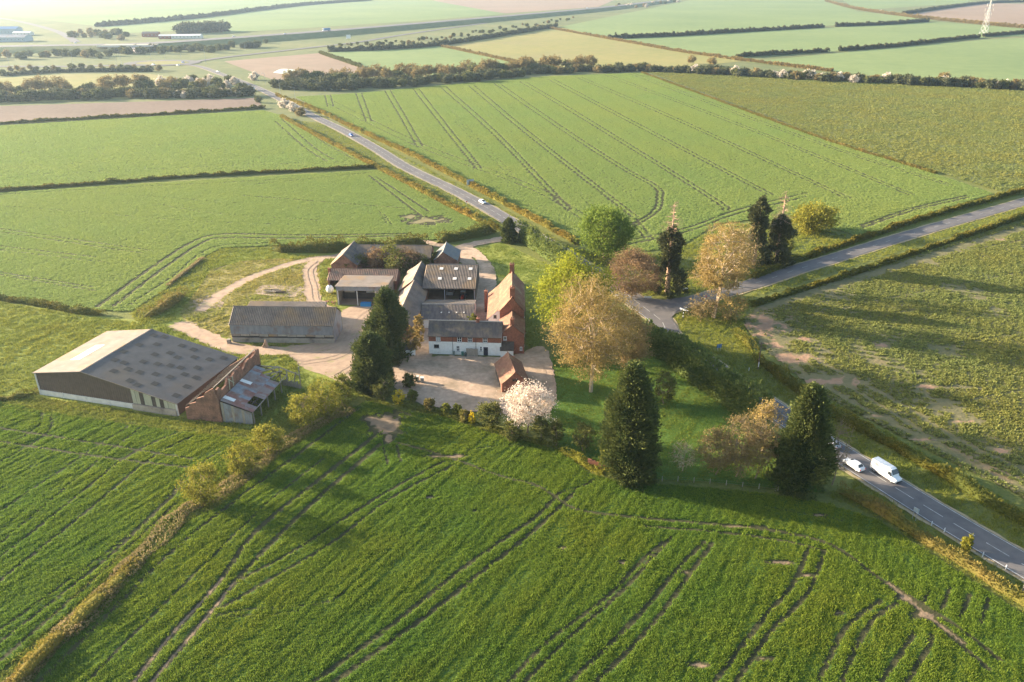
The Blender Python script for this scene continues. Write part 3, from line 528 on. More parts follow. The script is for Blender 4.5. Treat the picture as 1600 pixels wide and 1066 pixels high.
# --- dutch barn
db = empty('open_hay_barn', (-26.0, 214.6, 0), R(-1.0), 'open-fronted barn with brown corrugated roof and six small rooflights', 'barn')
LD = 15.2
gable(db, LD, 22, 4.9, 4.6, 7.6, 12.6, B_timberd, B_asb, pitch=0.46, amp=0.1, oh=0.25, walls='blr')
for x in (0.1, 6.2, LD-.3): MB().box(x, 0.05, 0, x+.2, .25, 4.85).build('post', B_lead if x > 1 else B_timber, db)
MB().box(-0.1, -0.02, 4.55, LD+.1, 0.04, 4.85).build('eaves_beam', B_timberd, db)
for j, yy in enumerate((4.2, 9.6)):
    for xx in (4.0, 8.4, 12.8):
        z = 4.9+(7.6-4.9)*yy/12.6+.24
        MB().add([(xx, yy, z), (xx+1.1, yy, z), (xx+1.1, yy+1.3, z+1.3*.214), (xx, yy+1.3, z+1.3*.214)], [(0, 1, 2, 3)]).build('rooflight', B_plinth, db)
flat('barn_floor', [(-25.8, 214.7), (-11, 214.4), (-11, 235), (-25.8, 235)], 0.05, M_dirt)
# --- low double-pitch shed
ls = empty('low_slate_shed', (-24.8, 197.0, 0), R(-0.6), 'long low shed with slate front slope between the barn and the white wing', 'shed')
gable(ls, 14.2, 14.2, 2.7, 2.6, 4.6, 6.2, B_white, B_slate, B_asb, sag=0.1, rows=3, pitch=0.4, amp=0.035)
for x in (3.2, 6.6): window(ls, (x, 0, 1.4), UX, NF, 0.6, 0.6, (0, 0), B_timberd, sill=False)
for x in (5.2, 7.3, 9.4, 11.4): MB().box(x, 2.4, 3.52, x+.35, 3.0, 3.66).build('glass_slate', B_plinth, ls)
# --- L-range: long old barn running away from the camera, two roof lengths
lb = empty('long_old_barn', (-32.2, 215.5, 0), R(-92.5), 'long old barn with swaybacked grey roof running away beside the open hay barn', 'barn')
gable(lb, 26.0, 7.4, 3.9, 3.9, 7.0, 3.7, B_brick_old, B_asbo, B_asb, sag=0.28, rows=6, pitch=0.4, amp=0.03, seed=4)  # west slope paler than east: sunlight put into the sheet colours
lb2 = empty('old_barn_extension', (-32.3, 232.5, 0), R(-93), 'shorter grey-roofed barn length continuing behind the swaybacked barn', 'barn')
gable(lb2, 16.5, 7.4, 3.8, 3.8, 6.9, 4.2, B_brick_old, B_asbo, B_slate, sag=0.25, rows=6, pitch=0.4, amp=0.03, seed=6)  # light west and dark east slope, sun and shade put into the colours
# --- open fronted implement shed with mono-pitch roof
os_ = empty('implement_shed', (-51.0, 213.6, 0), R(-2.0), 'two-bay open-fronted shed with rust-stained flat sloping roof', 'shed')
LO = 14.6
MB().box(0, 0, 0, 0.25, 11.4, 4.7).build('wall', B_timber, os_); MB().box(LO-.25, 0, 0, LO, 11.4, 4.7).build('wall', B_timber, os_); MB().box(.25, 11.1, 0, LO-.25, 11.4, 4.7).build('wall', B_timberd, os_)
MB().sheet((-.3, -.4, 6.0), (LO+.3, -.4, 6.0), (-.3, 11.7, 5.0), 0.4, 0.035).build('roof_sheet', B_asbo, os_)
MB().sheet((0, -.1, 4.6), (LO, -.1, 4.6), (0, -.104, 5.85), 0.25, 0.03).build('fascia', B_tin, os_)
for x in (0.0, 5.6, 11.0): MB().box(x+.26, -.08, 0, x+.48, .14, 4.6).build('post', B_plinth, os_)
MB().box(11.5, 0.02, 0, LO-.26, .12, 4.6).build('side_panel', B_timber, os_)
flat('shed_floor', [(-50.7, 213.8), (-36.6, 213.2), (-36.4, 224), (-50.4, 224.4)], 0.04, M_dirt)
for k, (x, m) in enumerate(((1.6, B_plinth), (3.2, B_plinth), (8.2, B_plinth), (9.8, B_plinth))):
    o = MB().box(-.75, -.7, 0, .75, .7, 1.5).build('wrapped_bale', m); o.location = (-51+x+.3, 219.5-.05*x, 2.0 if k % 2 else 2.0)
    tag(o, ['pale wrapped bale on the platform in the left bay, left one', 'pale wrapped bale on the platform in the left bay, right one', 'pale wrapped bale on the platform in the middle bay, left one', 'pale wrapped bale on the platform in the middle bay, right one'][k], 'bale', 'bales in the open shed')
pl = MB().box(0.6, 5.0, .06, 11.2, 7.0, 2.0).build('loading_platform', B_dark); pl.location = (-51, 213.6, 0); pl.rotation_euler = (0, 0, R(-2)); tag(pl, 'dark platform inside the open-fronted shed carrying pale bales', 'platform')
tk = empty('blue_tank', (-42.6, 212.9, 0), R(-2), 'bright blue rectangular water trough in the mouth of the open shed', 'trough')
Bb = surf('blue_plastic', (0.03, 0.22, 0.48), None, rough=0.5, bstr=0)
MB().box(-1.5, -.6, 0, 1.5, -.5, 1.1).box(-1.5, .5, 0, 1.5, .6, 1.1).box(-1.5, -.5, 0, -1.4, .5, 1.1).box(1.4, -.5, 0, 1.5, .5, 1.1).build('side', Bb, tk); MB().box(-1.4, -.5, 0, 1.4, .5, .8).build('bottom', Bb, tk); MB().box(-1.58, -.68, 1.0, 1.58, -.61, 1.1).build('rim', Bb, tk)
# --- pantile range behind it
pr = empty('pantile_range', (-56.4, 226.6, 0), R(-1.8), 'low brick range with brown pantile roof behind the implement shed', 'shed')
gable(pr, 21.0, 8.0, 3.0, 3.0, 5.0, 4.4, B_brick_old, B_tile2, pitch=0.55, amp=0.07, rows=3, sag=0.12, walls='blr')
for k in range(7): MB().box(k*3.4, 0, 0, k*3.4+.5, .5, 2.9).build('brick_pier', B_brick_old, pr)
chimney(pr, -.2, 3.5, 0, 5.6, .7, .7, 0)
# --- far range with overgrown yard
fr = empty('corrugated_barn', (-51.4, 246.2, 0), R(-1.8), 'long grey corrugated barn at the back of the overgrown yard', 'barn')
gable(fr, 24.6, 9.4, 3.6, 3.6, 6.3, 4.7, B_brick_old, B_asb, pitch=0.45, amp=0.045, rows=3, sag=0.06)
fl = empty('gabled_barn', (-57.2, 254.2, 0), R(-94), 'old barn end with pale lit gable slope left of the overgrown yard', 'barn')
gable(fl, 14, 8.4, 3.3, 3.3, 6.6, 4.2, B_brick_old, B_asbo, B_slate, pitch=0.4, amp=0.03, rows=5, sag=0.2, seed=9)  # lit west slope and shaded east slope painted by separate roof colours
sl2 = empty('slate_barn_end', (-25.2, 256.0, 0), R(-92), 'blue-grey slate roofed building end beside the farm entrance track', 'barn')
B_sl2 = surf('blue_slate', (0.092, 0.1, 0.112), (0.132, 0.14, 0.148), 1.2, 0.7, 0.4, 0.03, c3=(0.17, 0.16, 0.12), c3scale=0.4)
gable(sl2, 10.5, 7.6, 2.8, 2.8, 5.6, 3.0, B_brick_old, B_sl2, pitch=0.4, amp=0.012, rows=4, sag=0.1, verge=.1)
# --- long shed with fibre-cement roof
lg = empty('long_cattle_shed', (-73.6, 188.0, 0), R(-1.9), 'long shed with brown corrugated roof, grey sheeted front and concrete base wall', 'shed')
LS = 27.1
gable(lg, LS, 9.4, 5.2, 5.2, 8.3, 4.7, B_timberd, B_asb, pitch=0.46, amp=0.1, rows=2, sag=0.03, walls='blr', mats={'r': B_tin}, th=0.2)
MB().sheet((0, -.02, 2.45), (LS, -.02, 2.45), (0, -.024, 5.1), 0.3, 0.035).build('front_sheeting', B_tin, lg)
MB().box(0, .05, 0, LS, .35, 1.35).build('base_wall', B_block, lg)
for k in range(11):
    MB().box(k*LS/11+.06, -.03-.05*(k % 2), 1.75+.08*(k % 3), (k+1)*LS/11-.06, .05-.05*(k % 2), 2.44).build('lower_panel', B_block if k % 4 else B_asbo, lg)
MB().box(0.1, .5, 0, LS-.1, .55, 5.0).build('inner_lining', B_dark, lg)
for k in range(12): MB().box(k*(LS-.2)/11, .36, 0, k*(LS-.2)/11+.18, .48, 5.0).build('post', B_timberd, lg)
MB().box(-1.0, -1.1, 0, -0.3+0.2, -.3, 1.2).build('corner_block', B_block, lg)
lg2 = empty('flat_roofed_shed', (-74.0, 198.2, 0), R(-1.2), 'low flat-roofed shed tucked behind the long corrugated shed', 'shed')
MB().box(0, 0, 0, 21.5, .2, 2.9).box(0, 8.2, 0, 21.5, 8.4, 3.9).build('wall', B_block, lg2); MB().prism([(0, .2, 0), (0, 8.2, 0), (0, 8.2, 3.9), (0, .2, 2.9)], (.2, 0, 0)).prism([(21.3, .2, 0), (21.3, 8.2, 0), (21.3, 8.2, 3.9), (21.3, .2, 2.9)], (.2, 0, 0)).build('end_wall', B_block, lg2)
MB().sheet((-.2, -.2, 3.0), (21.7, -.2, 3.0), (-.2, 8.6, 4.05), 0.4, 0.04).build('roof_sheet', B_asb, lg2)
# --- the big modern barn with asymmetric roof
bb = empty('big_barn', (-108.6, 159.5, 0), R(-15.1), 'huge grey barn with asymmetric roof dotted with dark rooflights and brown clad gable', 'barn')
LB, DB, RX = 36.7, 23.4, 13.3
ZL, ZR, ZE = 5.7, 7.8, 3.1
# ridge runs along local y; gable end faces the camera at y=0
def zroof(x): return ZL+(ZR-ZL)*x/RX if x < RX else ZR-(ZR-ZE)*(x-RX)/(LB-RX)
MB().sheet((RX, -.3, ZR+.08), (RX, DB+.3, ZR+.08), (-.4, -.3, ZL+.02), 0.35, 0.025).build('roof_slope', B_asbo, bb)  # slope towards the sun, its light put into a paler sheet colour
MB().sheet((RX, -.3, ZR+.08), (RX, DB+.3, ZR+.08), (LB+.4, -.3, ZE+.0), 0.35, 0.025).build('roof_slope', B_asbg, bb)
MB().prism([(RX-.25, -.32, ZR+.06), (RX, -.32, ZR+.2), (RX+.25, -.32, ZR+.06)], (0, DB+.64, 0)).build('ridge_cap', B_asbo, bb)
MB().prism([(-.4, -.36, ZL-.1), (RX, -.36, ZR-.05), (LB+.4, -.36, ZE-.1), (LB+.4, -.36, ZE+.1), (RX, -.36, ZR+.14), (-.4, -.36, ZL+.08)], (0, .05, 0)).build('bargeboard', B_asbo, bb)
for j in range(8):                                    # rows of dark rooflights, staggered in pairs down the long slope
    for i in range(5):
        xx = RX+1.4+j*2.75+.5*math.sin(i*2.3+j); yy = 1.4+i*4.75+(1.3 if j % 2 else 0)-(1.6 if j % 4 > 1 else 0)+.6*math.sin(i*1.7+j*2.9)
        if (i*3+j*5) % 11 == 0 or yy > DB-1.6 or yy < .4: continue
        sl_ = (ZR-ZE)/(LB-RX); z = zroof(xx)+.12
        MB().add([(xx, yy, z), (xx+1.5, yy, z-1.5*sl_), (xx+1.5, yy+1.45, z-1.5*sl_), (xx, yy+1.45, z)], [(0, 1, 2, 3)]).build('rooflight', B_light, bb)
z = zroof(4.6)+.1; s_ = (ZR-ZL)/RX
MB().add([(4.3, 6.2, zroof(4.3)+.12), (7.0, 6.2, zroof(7.0)+.12), (7.0, 14.6, zroof(7.0)+.12), (4.3, 14.6, zroof(4.3)+.12)], [(0, 1, 2, 3)]).build('clear_roof_sheet', B_lightw, bb)
XW = 25.2                                             # cladding up to here, then old boards over a block wall
cl = MB()
n = 84
pts = [(i*XW/n, .1+(.03 if i % 2 else -.03)) for i in range(n+1)]
cl.add([(x, y, 1.3) for x, y in pts]+[(x, y, zroof(x)-.02) for x, y in pts], [(i, i+1, n+2+i, n+1+i) for i in range(n)])
cl.build('gable_cladding', B_clad, bb)
for i in range(4): MB().box(i*XW/4+.16, -.02, 0, (i+1)*XW/4-.16, .16, 1.28).build('plinth_panel', B_plinth, bb)
for i in range(5): MB().box(i*XW/4-.15, -.1, 0, i*XW/4+.15, .2, 1.35 if i else ZL-.1).build('post', B_plinth, bb)
wb = LB-XW-.35; nb = 11
for i in range(nb):
    x0 = XW+.16+i*wb/nb; x1 = x0+wb/nb-.06
    MB().prism([(x0, .02+.05*(i % 2), 1.45), (x1, .02+.05*(i % 2), 1.45), (x1, .02+.05*(i % 2), zroof(x1)-.02), (x0, .02+.05*(i % 2), zroof(x0)-.02)], (0, .05, 0)).build('wall_board', B_board if i % 5 != 2 and i % 7 != 5 else B_timberd, bb)
MB().box(XW+.16, -.45, 0, LB-.2, .0, 1.42).build('block_wall', B_block, bb); MB().box(LB-.18, -.12, 0, LB+.1, .16, ZE-.1).build('post', B_plinth, bb)
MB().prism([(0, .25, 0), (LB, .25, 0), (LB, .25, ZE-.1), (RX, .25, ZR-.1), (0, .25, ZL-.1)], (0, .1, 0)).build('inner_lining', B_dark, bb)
MB().prism([(0, DB-.1, 0), (LB, DB-.1, 0), (LB, DB-.1, ZE-.1), (RX, DB-.1, ZR-.1), (0, DB-.1, ZL-.1)], (0, .1, 0)).build('wall', B_clad, bb)
MB().box(0, .36, 0, .12, DB-.11, ZL-.08).build('wall', B_clad, bb); MB().box(LB-.12, .36, 0, LB, DB-.11, ZE-.05).build('wall', B_clad, bb)
# --- ruined brick barn with tin lean-to
ru = empty('ruined_brick_barn', (-70.6, 148.2, 0), R(-9.0), 'ruined red brick barn with broken gable and rusty patched lean-to roof', 'barn')
XS, DR, ZS = 8.2, 20.5, 8.3                           # spine wall position, depth, top
gp = [(0, 0, 0), (XS, 0, 0), (XS-.25, 0, 3.2), (XS-.1, 0, 5.0), (XS-.9, 0, ZS), (XS-1.3, 0, ZS-.2), (5.2, 0, 7.0), (4.9, 0, 6.2), (3.1, 0, 5.5), (2.8, 0, 4.6), (1.1, 0, 4.0), (1.0, 0, 3.3), (0, 0, 2.9)]
MB().prism(gp, (0, .45, 0)).build('gable_wall', B_brick_old, ru)
r2 = random.Random(5); top = [(0.46, ZS-.5)]
for k in range(1, 22): top.append((.46+k*(DR-.5)/21, ZS-.35+r2.uniform(-.5, .35)+(-1.3 if k in (2, 3, 4) else 0)+(-.8 if k in (12, 13) else 0)))
MB().prism([(XS-.7, .46, 0)]+[(XS-.7, DR, 0)]+[(XS-.7, y, z) for y, z in reversed(top)], (.45, 0, 0)).build('spine_wall', B_brick_old, ru)
MB().prism([(-.4, DR-.46, 0), (XS-.72, DR-.46, 0), (XS-.72, DR-.46, ZS-.4), (-.4, DR-.46, 2.8)], (0, .45, 0)).build('wall', B_brick_old, ru)
for k in range(12): MB().beam((-.3, 5.2+k*1.2, 3.0), (XS-.8, 5.2+k*1.2+.2*(k % 2), ZS-.4), .11, .14).build('rafter', B_timberd, ru)
for k in range(9): MB().beam((-.3, .5+k*.42, 3.0), (2.2+.25*(k % 3), .5+k*.42, 4.75+.2*(k % 3)), .1, .12).build('rafter', B_timberd, ru)
MB().beam((XS-.95, .3, ZS+.02), (XS-.95, DR-.5, ZS-.1), .16, .16).build('ridge_beam', B_timber, ru)
for p in (((XS, 5.0, 5.4), (XS+.2, 5.0, 8.1)), ((XS, 5.0, 8.0), (XS+.3, 6.6, 6.4)), ((XS+.1, 6.6, 5.6), (XS+.1, 6.6, 7.9))): MB().beam(*p, .16, .16).build('timber_brace', B_board, ru)
XE, ZT, ZB = XS+7.0, 5.1, 2.9
r3 = random.Random(11)
ns, npan = 15, 3
for i in range(ns):                                   # individual roof sheets, some missing at the outer edge
    for j in range(npan):
        if (j == 2 and i in (2, 3, 4)) or (i >= 13 and j >= 1) or (i == 12 and j == 2): continue
        y0 = .5+i*1.12; f0, f1 = j/npan, (j+1)/npan+.02
        tl = r3.uniform(-.05, .05); lift = .03*(2-j)+r3.uniform(0, .02)
        pA = Vector((XS+(XE-XS)*f0, y0, ZT+(ZB-ZT)*f0+.12+lift)); pB = Vector((XS+(XE-XS)*f1, y0+tl, ZT+(ZB-ZT)*f1+.12+lift))
        mt = r3.choice([B_rust, B_rust2, B_tin, B_rust2, B_tin, B_rust] if i > 2 else [B_rust, B_rust2])
        if (i, j) in ((1, 0), (8, 0)): mt = B_lightw
        MB().sheet(pA, pA+Vector((0, 1.16, 0)), pB, .16, .018).build('roof_sheet', mt, ru)
for j in range(4):
    f = (j+.3)/4; x, zz = XS+(XE-XS)*f, ZT+(ZB-ZT)*f; MB().beam((x, .4, zz), (x, 18.6, zz), .12, .16).build('purlin', B_timberd, ru)
for i in range(6): MB().beam((XS, .7+i*3.5, ZT-.15), (XE, .7+i*3.5, ZB-.15), .12, .18).build('rafter', B_timberd, ru)
for i in range(6): MB().box(XE-.1, .6+i*3.5, 0, XE+.12, .84+i*3.5, ZB).build('post', B_timber, ru)
MB().beam((XE, .4, ZB-.05), (XE, 18.7, ZB-.05), .14, .2).build('eaves_beam', B_timber, ru)
for i in range(12):
    x0 = XS+.05+i*.575; x1 = x0+.54; f0, f1 = (x0-XS)/(XE-XS), (x1-XS)/(XE-XS)
    MB().prism([(x0, .3, 0), (x1, .3, 0), (x1, .3, ZT+(ZB-ZT)*f1-.1), (x0, .3, ZT+(ZB-ZT)*f0-.1)], (0, .04, 0)).build('end_board', B_tin if i % 4 else B_timber, ru)
# broken frame at the far end
for p in (((XS+.5, 18.5, 4.6), (XS+5, 18.9, 4.4)), ((XS+5, 18.9, 0), (XS+5, 18.9, 4.5)), ((XS+5, 18.9, 4.4), (XS+10.5, 17.6, 3.4)), ((XS+10.5, 17.6, 0), (XS+10.5, 17.6, 5.6)), ((XS+7, 18.4, 0), (XS+7, 18.4, 4.0)), ((XS+8.6, 18.0, .8), (XS+9.6, 17.8, 4.0)), ((XS+1.5, 15.2, 4.6), (XS+5.2, 18.8, 4.5)), ((XS+3, 15.2, 4.2), (XS+5.8, 18.6, 3.6)), ((XS+4.8, 15, 3.6), (XS+4.9, 18.6, 3.2))):
    MB().beam(*p, .2, .2).build('broken_timber', B_timber, ru)
for k in range(10):
    MB().box(XS+5.6+k*.5, 18.3-k*.11, 0, XS+6.0+k*.5, 18.36-k*.11, 1.2+.3*(k % 3)).build('fence_board', B_timber, ru)
# ------------------------------------------------------------------ vegetation
V_bark = surf('bark', (0.16, 0.12, 0.085), (0.28, 0.215, 0.15), 2, 0.95, 0.6, 0.05, 8)
V_barkp = surf('pale_bark', (0.34, 0.26, 0.18), (0.48, 0.38, 0.27), 2, 0.95, 0.5, 0.05, 8)
V_dead = surf('dead_wood', (0.30, 0.20, 0.14), (0.42, 0.29, 0.205), 2, 0.95, 0.4, 0.03, 8)
L_gold = leafmat('golden_buds', (0.20, 0.145, 0.05), (0.37, 0.275, 0.10), 0.35)
L_amber = leafmat('amber_buds', (0.16, 0.12, 0.052), (0.29, 0.215, 0.095), 0.3)
L_brown = leafmat('brown_buds', (0.15, 0.095, 0.055), (0.25, 0.165, 0.085), 0.25)
L_lime = leafmat('lime_leaves', (0.16, 0.19, 0.018), (0.31, 0.32, 0.034), 0.4)
L_green = leafmat('green_leaves', (0.08, 0.13, 0.02), (0.19, 0.245, 0.04), 0.35)
L_con = leafmat('conifer_needles', (0.04, 0.062, 0.02), (0.14, 0.155, 0.046), 0.2)
L_con2 = leafmat('dark_needles', (0.038, 0.05, 0.022), (0.13, 0.13, 0.055), 0.15)
L_con3 = leafmat('hedge_conifer', (0.065, 0.10, 0.028), (0.20, 0.225, 0.06), 0.28)
L_magn = leafmat('magnolia_petals', (0.52, 0.40, 0.33), (0.80, 0.71, 0.62), 0.3)
L_olive = leafmat('olive_leaves', (0.075, 0.085, 0.022), (0.16, 0.16, 0.045), 0.3)
L_shrub = leafmat('shrub_leaves', (0.085, 0.10, 0.02), (0.21, 0.21, 0.04), 0.35)
L_yel = leafmat('forsythia', (0.50, 0.36, 0.01), (0.75, 0.58, 0.03), 0.35)
L_gorse = leafmat('yellow_green_bush', (0.15, 0.15, 0.022), (0.27, 0.25, 0.04), 0.35)
L_hedge = leafmat('hedge_leaves', (0.065, 0.085, 0.02), (0.15, 0.155, 0.035), 0.3, bigvar=(0.12, (1.25, 0.95, 0.7)))
L_hedgeo = leafmat('russet_hedge', (0.15, 0.115, 0.035), (0.27, 0.20, 0.065), 0.3, bigvar=(0.15, (0.75, 1.0, 0.7)))
L_hedgey = leafmat('yellow_hedge', (0.15, 0.145, 0.03), (0.27, 0.24, 0.055), 0.3, bigvar=(0.06, (1.12, 0.88, 0.9)))
L_dry = leafmat('dry_grass', (0.20, 0.165, 0.07), (0.36, 0.28, 0.14), 0.3)
L_bloss = leafmat('blackthorn_blossom', (0.42, 0.37, 0.31), (0.66, 0.60, 0.52), 0.3)
L_farg = leafmat('far_tree_green', (0.08, 0.095, 0.035), (0.155, 0.155, 0.055), 0.25)
L_farb = leafmat('far_tree_brown', (0.17, 0.135, 0.055), (0.29, 0.22, 0.09), 0.25)
L_fard = leafmat('far_tree_dark', (0.06, 0.07, 0.036), (0.12, 0.122, 0.056), 0.2)
def cards(P, size, rnd, r, elong=1.6, D=None, tri=False):
    """rhombic leaf cards at points P; D = preferred pointing direction"""
    n = len(P); d = r.normal(size=(n, 3)); d /= np.linalg.norm(d, axis=1)[:, None]+1e-9
    if D is not None: d = d*0.55+D; d /= np.linalg.norm(d, axis=1)[:, None]+1e-9
    e = r.normal(size=(n, 3)); e -= d*(e*d).sum(1)[:, None]; e /= np.linalg.norm(e, axis=1)[:, None]+1e-9
    sz = np.asarray(size)*np.ones(n)*(0.65+0.7*r.random(n))
    a = d*(sz*elong/2)[:, None]; b = e*(sz/2)[:, None]
    V = np.stack([P-a, P+b-a*0.1, P+a, P-b-a*0.1], 1).reshape(-1, 3)
    F = np.arange(4*n).reshape(n, 4)
    return V, F, np.clip(rnd, 0, 1)
def leafmesh(name, parts):
    V, F, A, b = [], [], [], 0
    for v, f, a in parts: V.append(v); F.append(f+b); A.append(a); b += len(v)
    return npmesh(name, np.concatenate(V), np.concatenate(F), {'rnd': ('FACE', np.concatenate(A))})
def limbs(mb, h, rx, zc, rz, trunk_r, r, n1=8, n2=36, n3=220, stems=1, lean=0.0, shape=None):
    """skeleton inside an egg-shaped envelope; returns twig tips"""
    def env(n, rad):
        d = r.normal(size=(n, 3)); d /= np.linalg.norm(d, axis=1)[:, None]
        k = rad*(0.86+0.28*np.array([vnoise(np.array([[math.atan2(q[1], q[0])*2+7, q[2]*3]]), 1.0, 4)[0] for q in d]))
        p = d*k[:, None]*np.array([rx, rx, rz]); p[:, 2] += zc
        if shape: p[:, :2] *= shape((p[:, 2]-zc)/rz)[:, None]
        return p
    A = env(n1, 0.45+0.1*r.random(n1)); A[:, 2] = np.maximum(A[:, 2], zc-rz*0.5)
    B = env(n2, 0.55+0.25*r.random(n2)); T = env(n3, np.clip(0.45+0.6*np.sqrt(r.random(n3)), 0, 1.0)); nb = int(n3*.68); B2 = env(n2, np.clip(.6+.38*r.random(n2), 0, .95)); T[:nb] = B2[r.integers(0, n2, nb)]+r.normal(size=(nb, 3))*np.array([rx, rx, rz*.8])*.13; B = np.where(r.random((n2, 1)) < .7, B2*.9+np.array([0, 0, zc*.1]), B)
    base = np.array([0, 0, 0.0]); fork = np.array([lean, 0, max(0.6, zc-rz*0.95)])
    roots = [fork+np.array([r.normal()*0.3, r.normal()*.3, 0]) for _ in range(stems)]
    for q in roots: mb.tube(base if stems == 1 else base+(q-fork)*1.2, q, trunk_r/(stems**.5), trunk_r*0.75/(stems**.5), 7)
    topz = zc+rz*0.35
    for i, a in enumerate(A):
        q = roots[i % stems]; s = q+(np.array([lean, 0, topz])-q)*min(.85, max(0, (a[2]-q[2])/(topz-q[2]+.01)*0.6)); m = s*0.5+a*0.5+np.array([0, 0, -0.04*rz])
        mb.tube(q, s, trunk_r*.6, trunk_r*.45, 5); mb.tube(s, m, trunk_r*.42, trunk_r*.32, 5); mb.tube(m, a, trunk_r*.32, trunk_r*.22, 5)
    for bp in B:
        a = A[np.argmin(((A-bp)**2).sum(1)+np.where(A[:, 2] > bp[2]+1, 9, 0))]; mb.tube(a, bp, trunk_r*.2, trunk_r*.10, 4)
    for t in T:
        bp = B[np.argmin(((B-t)**2).sum(1))]; mb.tube(bp, t, max(.03, trunk_r*.085), max(.02, trunk_r*.04), 3)
    return T
def broadleaf(name, px, py, top, wpx, leaf, label, cat='tree', bark=None, n=7000, lsize=0.3, seed=1, crown=0.72, clump=0.10, n3=220, stems=1, cx=None, twig=False, trunk_k=0.018, group=None, h=None, w=None):
    r = np.random.default_rng(seed); X, Y = G(px, py); h = h or HT(px, py, top); w = w or wpx*MPP(px, py)
    rx, rz = w/2*0.93, h*crown/2; zc = h-rz*1.0
    root = empty(name, (X, Y, 0), 0, label, cat, group)
    lean = ((cx-px)*MPP(px, py)) if cx is not None else 0
    mb = MB(); T = limbs(mb, h, rx, zc, rz, max(.06, h*trunk_k), r, n3=n3, stems=stems, n2=max(12, n3//6), lean=lean*.6)
    mb.build('trunk', bark or V_bark, root)
    k = max(1, n//len(T)); cr = clump*w
    P = np.repeat(T, k, 0)+r.normal(size=(len(T)*k, 3))*np.array([cr, cr, cr*.7])*(0.5+r.random((len(T)*k, 1)))
    cl = np.repeat(r.random(len(T)), k)
    P[:, 2] = np.maximum(P[:, 2], 0.1)
    me = leafmesh('crown', [cards(P, lsize, cl*.55+r.random(len(P))*.45, r)])
    c = link('crown', me, leaf, root)
    if lean: 
        c.location.x = lean*.4
    return root
def conifer_mesh(h, rad, seed, n=1500, per=9, lsize=0.35, prof=None, lump=0.16):
    r = np.random.default_rng(seed)
    t = r.random(n)**0.85; th = r.random(n)*2*math.pi
    prof = prof or (lambda t: 1.15*(1-t)**.8*(.78+.75*t)+.02)
    nbg = 46+int(h*3); tc, hc = r.random(nbg)**.85, r.random(nbg)*2*math.pi; on = r.random(n) < .72; g = r.integers(0, nbg, n)   # boughs
    da, dt = r.normal(size=n)*.20, r.normal(size=n)*.028
    t = np.where(on, np.clip(tc[g]+dt, 0, .995), t); th = np.where(on, hc[g]+da, th)
    bough = np.where(on, 1.0+.17*np.exp(-(da/.2)**2-(dt/.03)**2), .86)
    q = np.stack([th*2.2, t*9], 1)
    lum = 1-lump+1.7*lump*vnoise(q+50, 1.0, seed)+1.3*lump*(vnoise(q*2.3+10, 1.0, seed+1)-.5)+.8*lump*(vnoise(q*.45+10, 1.0, seed+2)-.5)
    rr = rad*bough*prof(t)*lum*np.where(r.random(n) < .2, .6+.3*r.random(n), 1)
    S0 = np.stack([np.cos(th)*rr, np.sin(th)*rr, t*h*.985+.05], 1)
    O = np.stack([np.cos(th), np.sin(th), np.full(n, .75)], 1)
    sp = 0.055*rad+.18
    P = np.repeat(S0, per, 0)+r.normal(size=(n*per, 3))*sp; P[:, 2] = np.maximum(P[:, 2], .05)
    cl = np.repeat(r.random(n), per)
    return leafmesh('crown', [cards(P, lsize, cl*.6+r.random(n*per)*.4, r, 2.0, np.repeat(O, per, 0))])
def conifer(name, px, py, top, wpx, label, seed, leaf=None, n=1900, per=10, lsize=.36, prof=None, lump=.30, group=None):
    X, Y = G(px, py); h = HT(px, py, top); rad = wpx*MPP(px, py)/2*.95
    root = empty(name, (X, Y, 0), 0, label, 'tree', group)
    MB().tube((0, 0, 0), (0, 0, h*.9), h*.018, .04, 7).build('trunk', V_bark, root)
    core = MB(); k = 9                                   # dense inner foliage so that light does not pass straight through
    for i in range(k):
        t0, t1 = i/k, (i+1)/k
        core.tube((0, 0, .3+t0*h*.88), (0, 0, .3+t1*h*.88), rad*.6*max(.05, 1-t0**2.4), rad*.6*max(.03, 1-t1**2.4), 9)
    co = core.build('inner_foliage', leaf or L_con, root)
    link('crown', conifer_mesh(h, rad, seed, n, per, lsize, prof, lump), leaf or L_con, root)
    return root
# --- big garden and roadside trees
broadleaf('budding_tree', 923, 612, 441, 128, L_gold, 'tall golden budding tree on the lawn beside the courtyard drive', n=34000, lsize=.2, seed=11, crown=.8, clump=.042, n3=620, bark=V_barkp, cx=927)
broadleaf('budding_tree', 978, 588, 487, 72, L_amber, 'brownish budding tree close behind the tall golden one', n=14000, lsize=.2, seed=12, crown=.84, clump=.045, n3=400)
broadleaf('lime_green_tree', 893, 540, 404, 114, L_lime, 'bright lime-green leafy tree rising behind the golden tree', n=24000, lsize=.33, seed=13, crown=.86, clump=.055, n3=420)
broadleaf('brown_tree', 986, 468, 394, 92, L_brown, 'rounded pinkish-brown tree behind the lime-green one', n=18000, lsize=.22, seed=14, crown=.88, clump=.04, n3=460)
broadleaf('chestnut_tree', 943, 404, 324, 76, L_green, 'round full-leaved green tree at the corner of the large field', n=16000, lsize=.4, seed=15, crown=.93, clump=.075, n3=280)
broadleaf('junction_tree', 1117, 497, 346, 84, L_gold, 'tall golden budding tree with pale forked stems beside the road junction', n=20000, lsize=.21, seed=16, crown=.76, clump=.036, n3=520, bark=V_barkp, stems=3, cx=1124)
broadleaf('junction_tree', 1150, 448, 350, 58, L_amber, 'brown-tinged budding tree just behind the forked junction tree', n=4000, lsize=.28, seed=17, crown=.85, clump=.06, n3=240, bark=V_barkp)
broadleaf('low_spreading_shrub', 1095, 500, 462, 46, L_amber, 'low brown spreading shrub left of the forked junction tree', 'shrub', n=1500, lsize=.28, seed=18, crown=.9, clump=.08, n3=120)
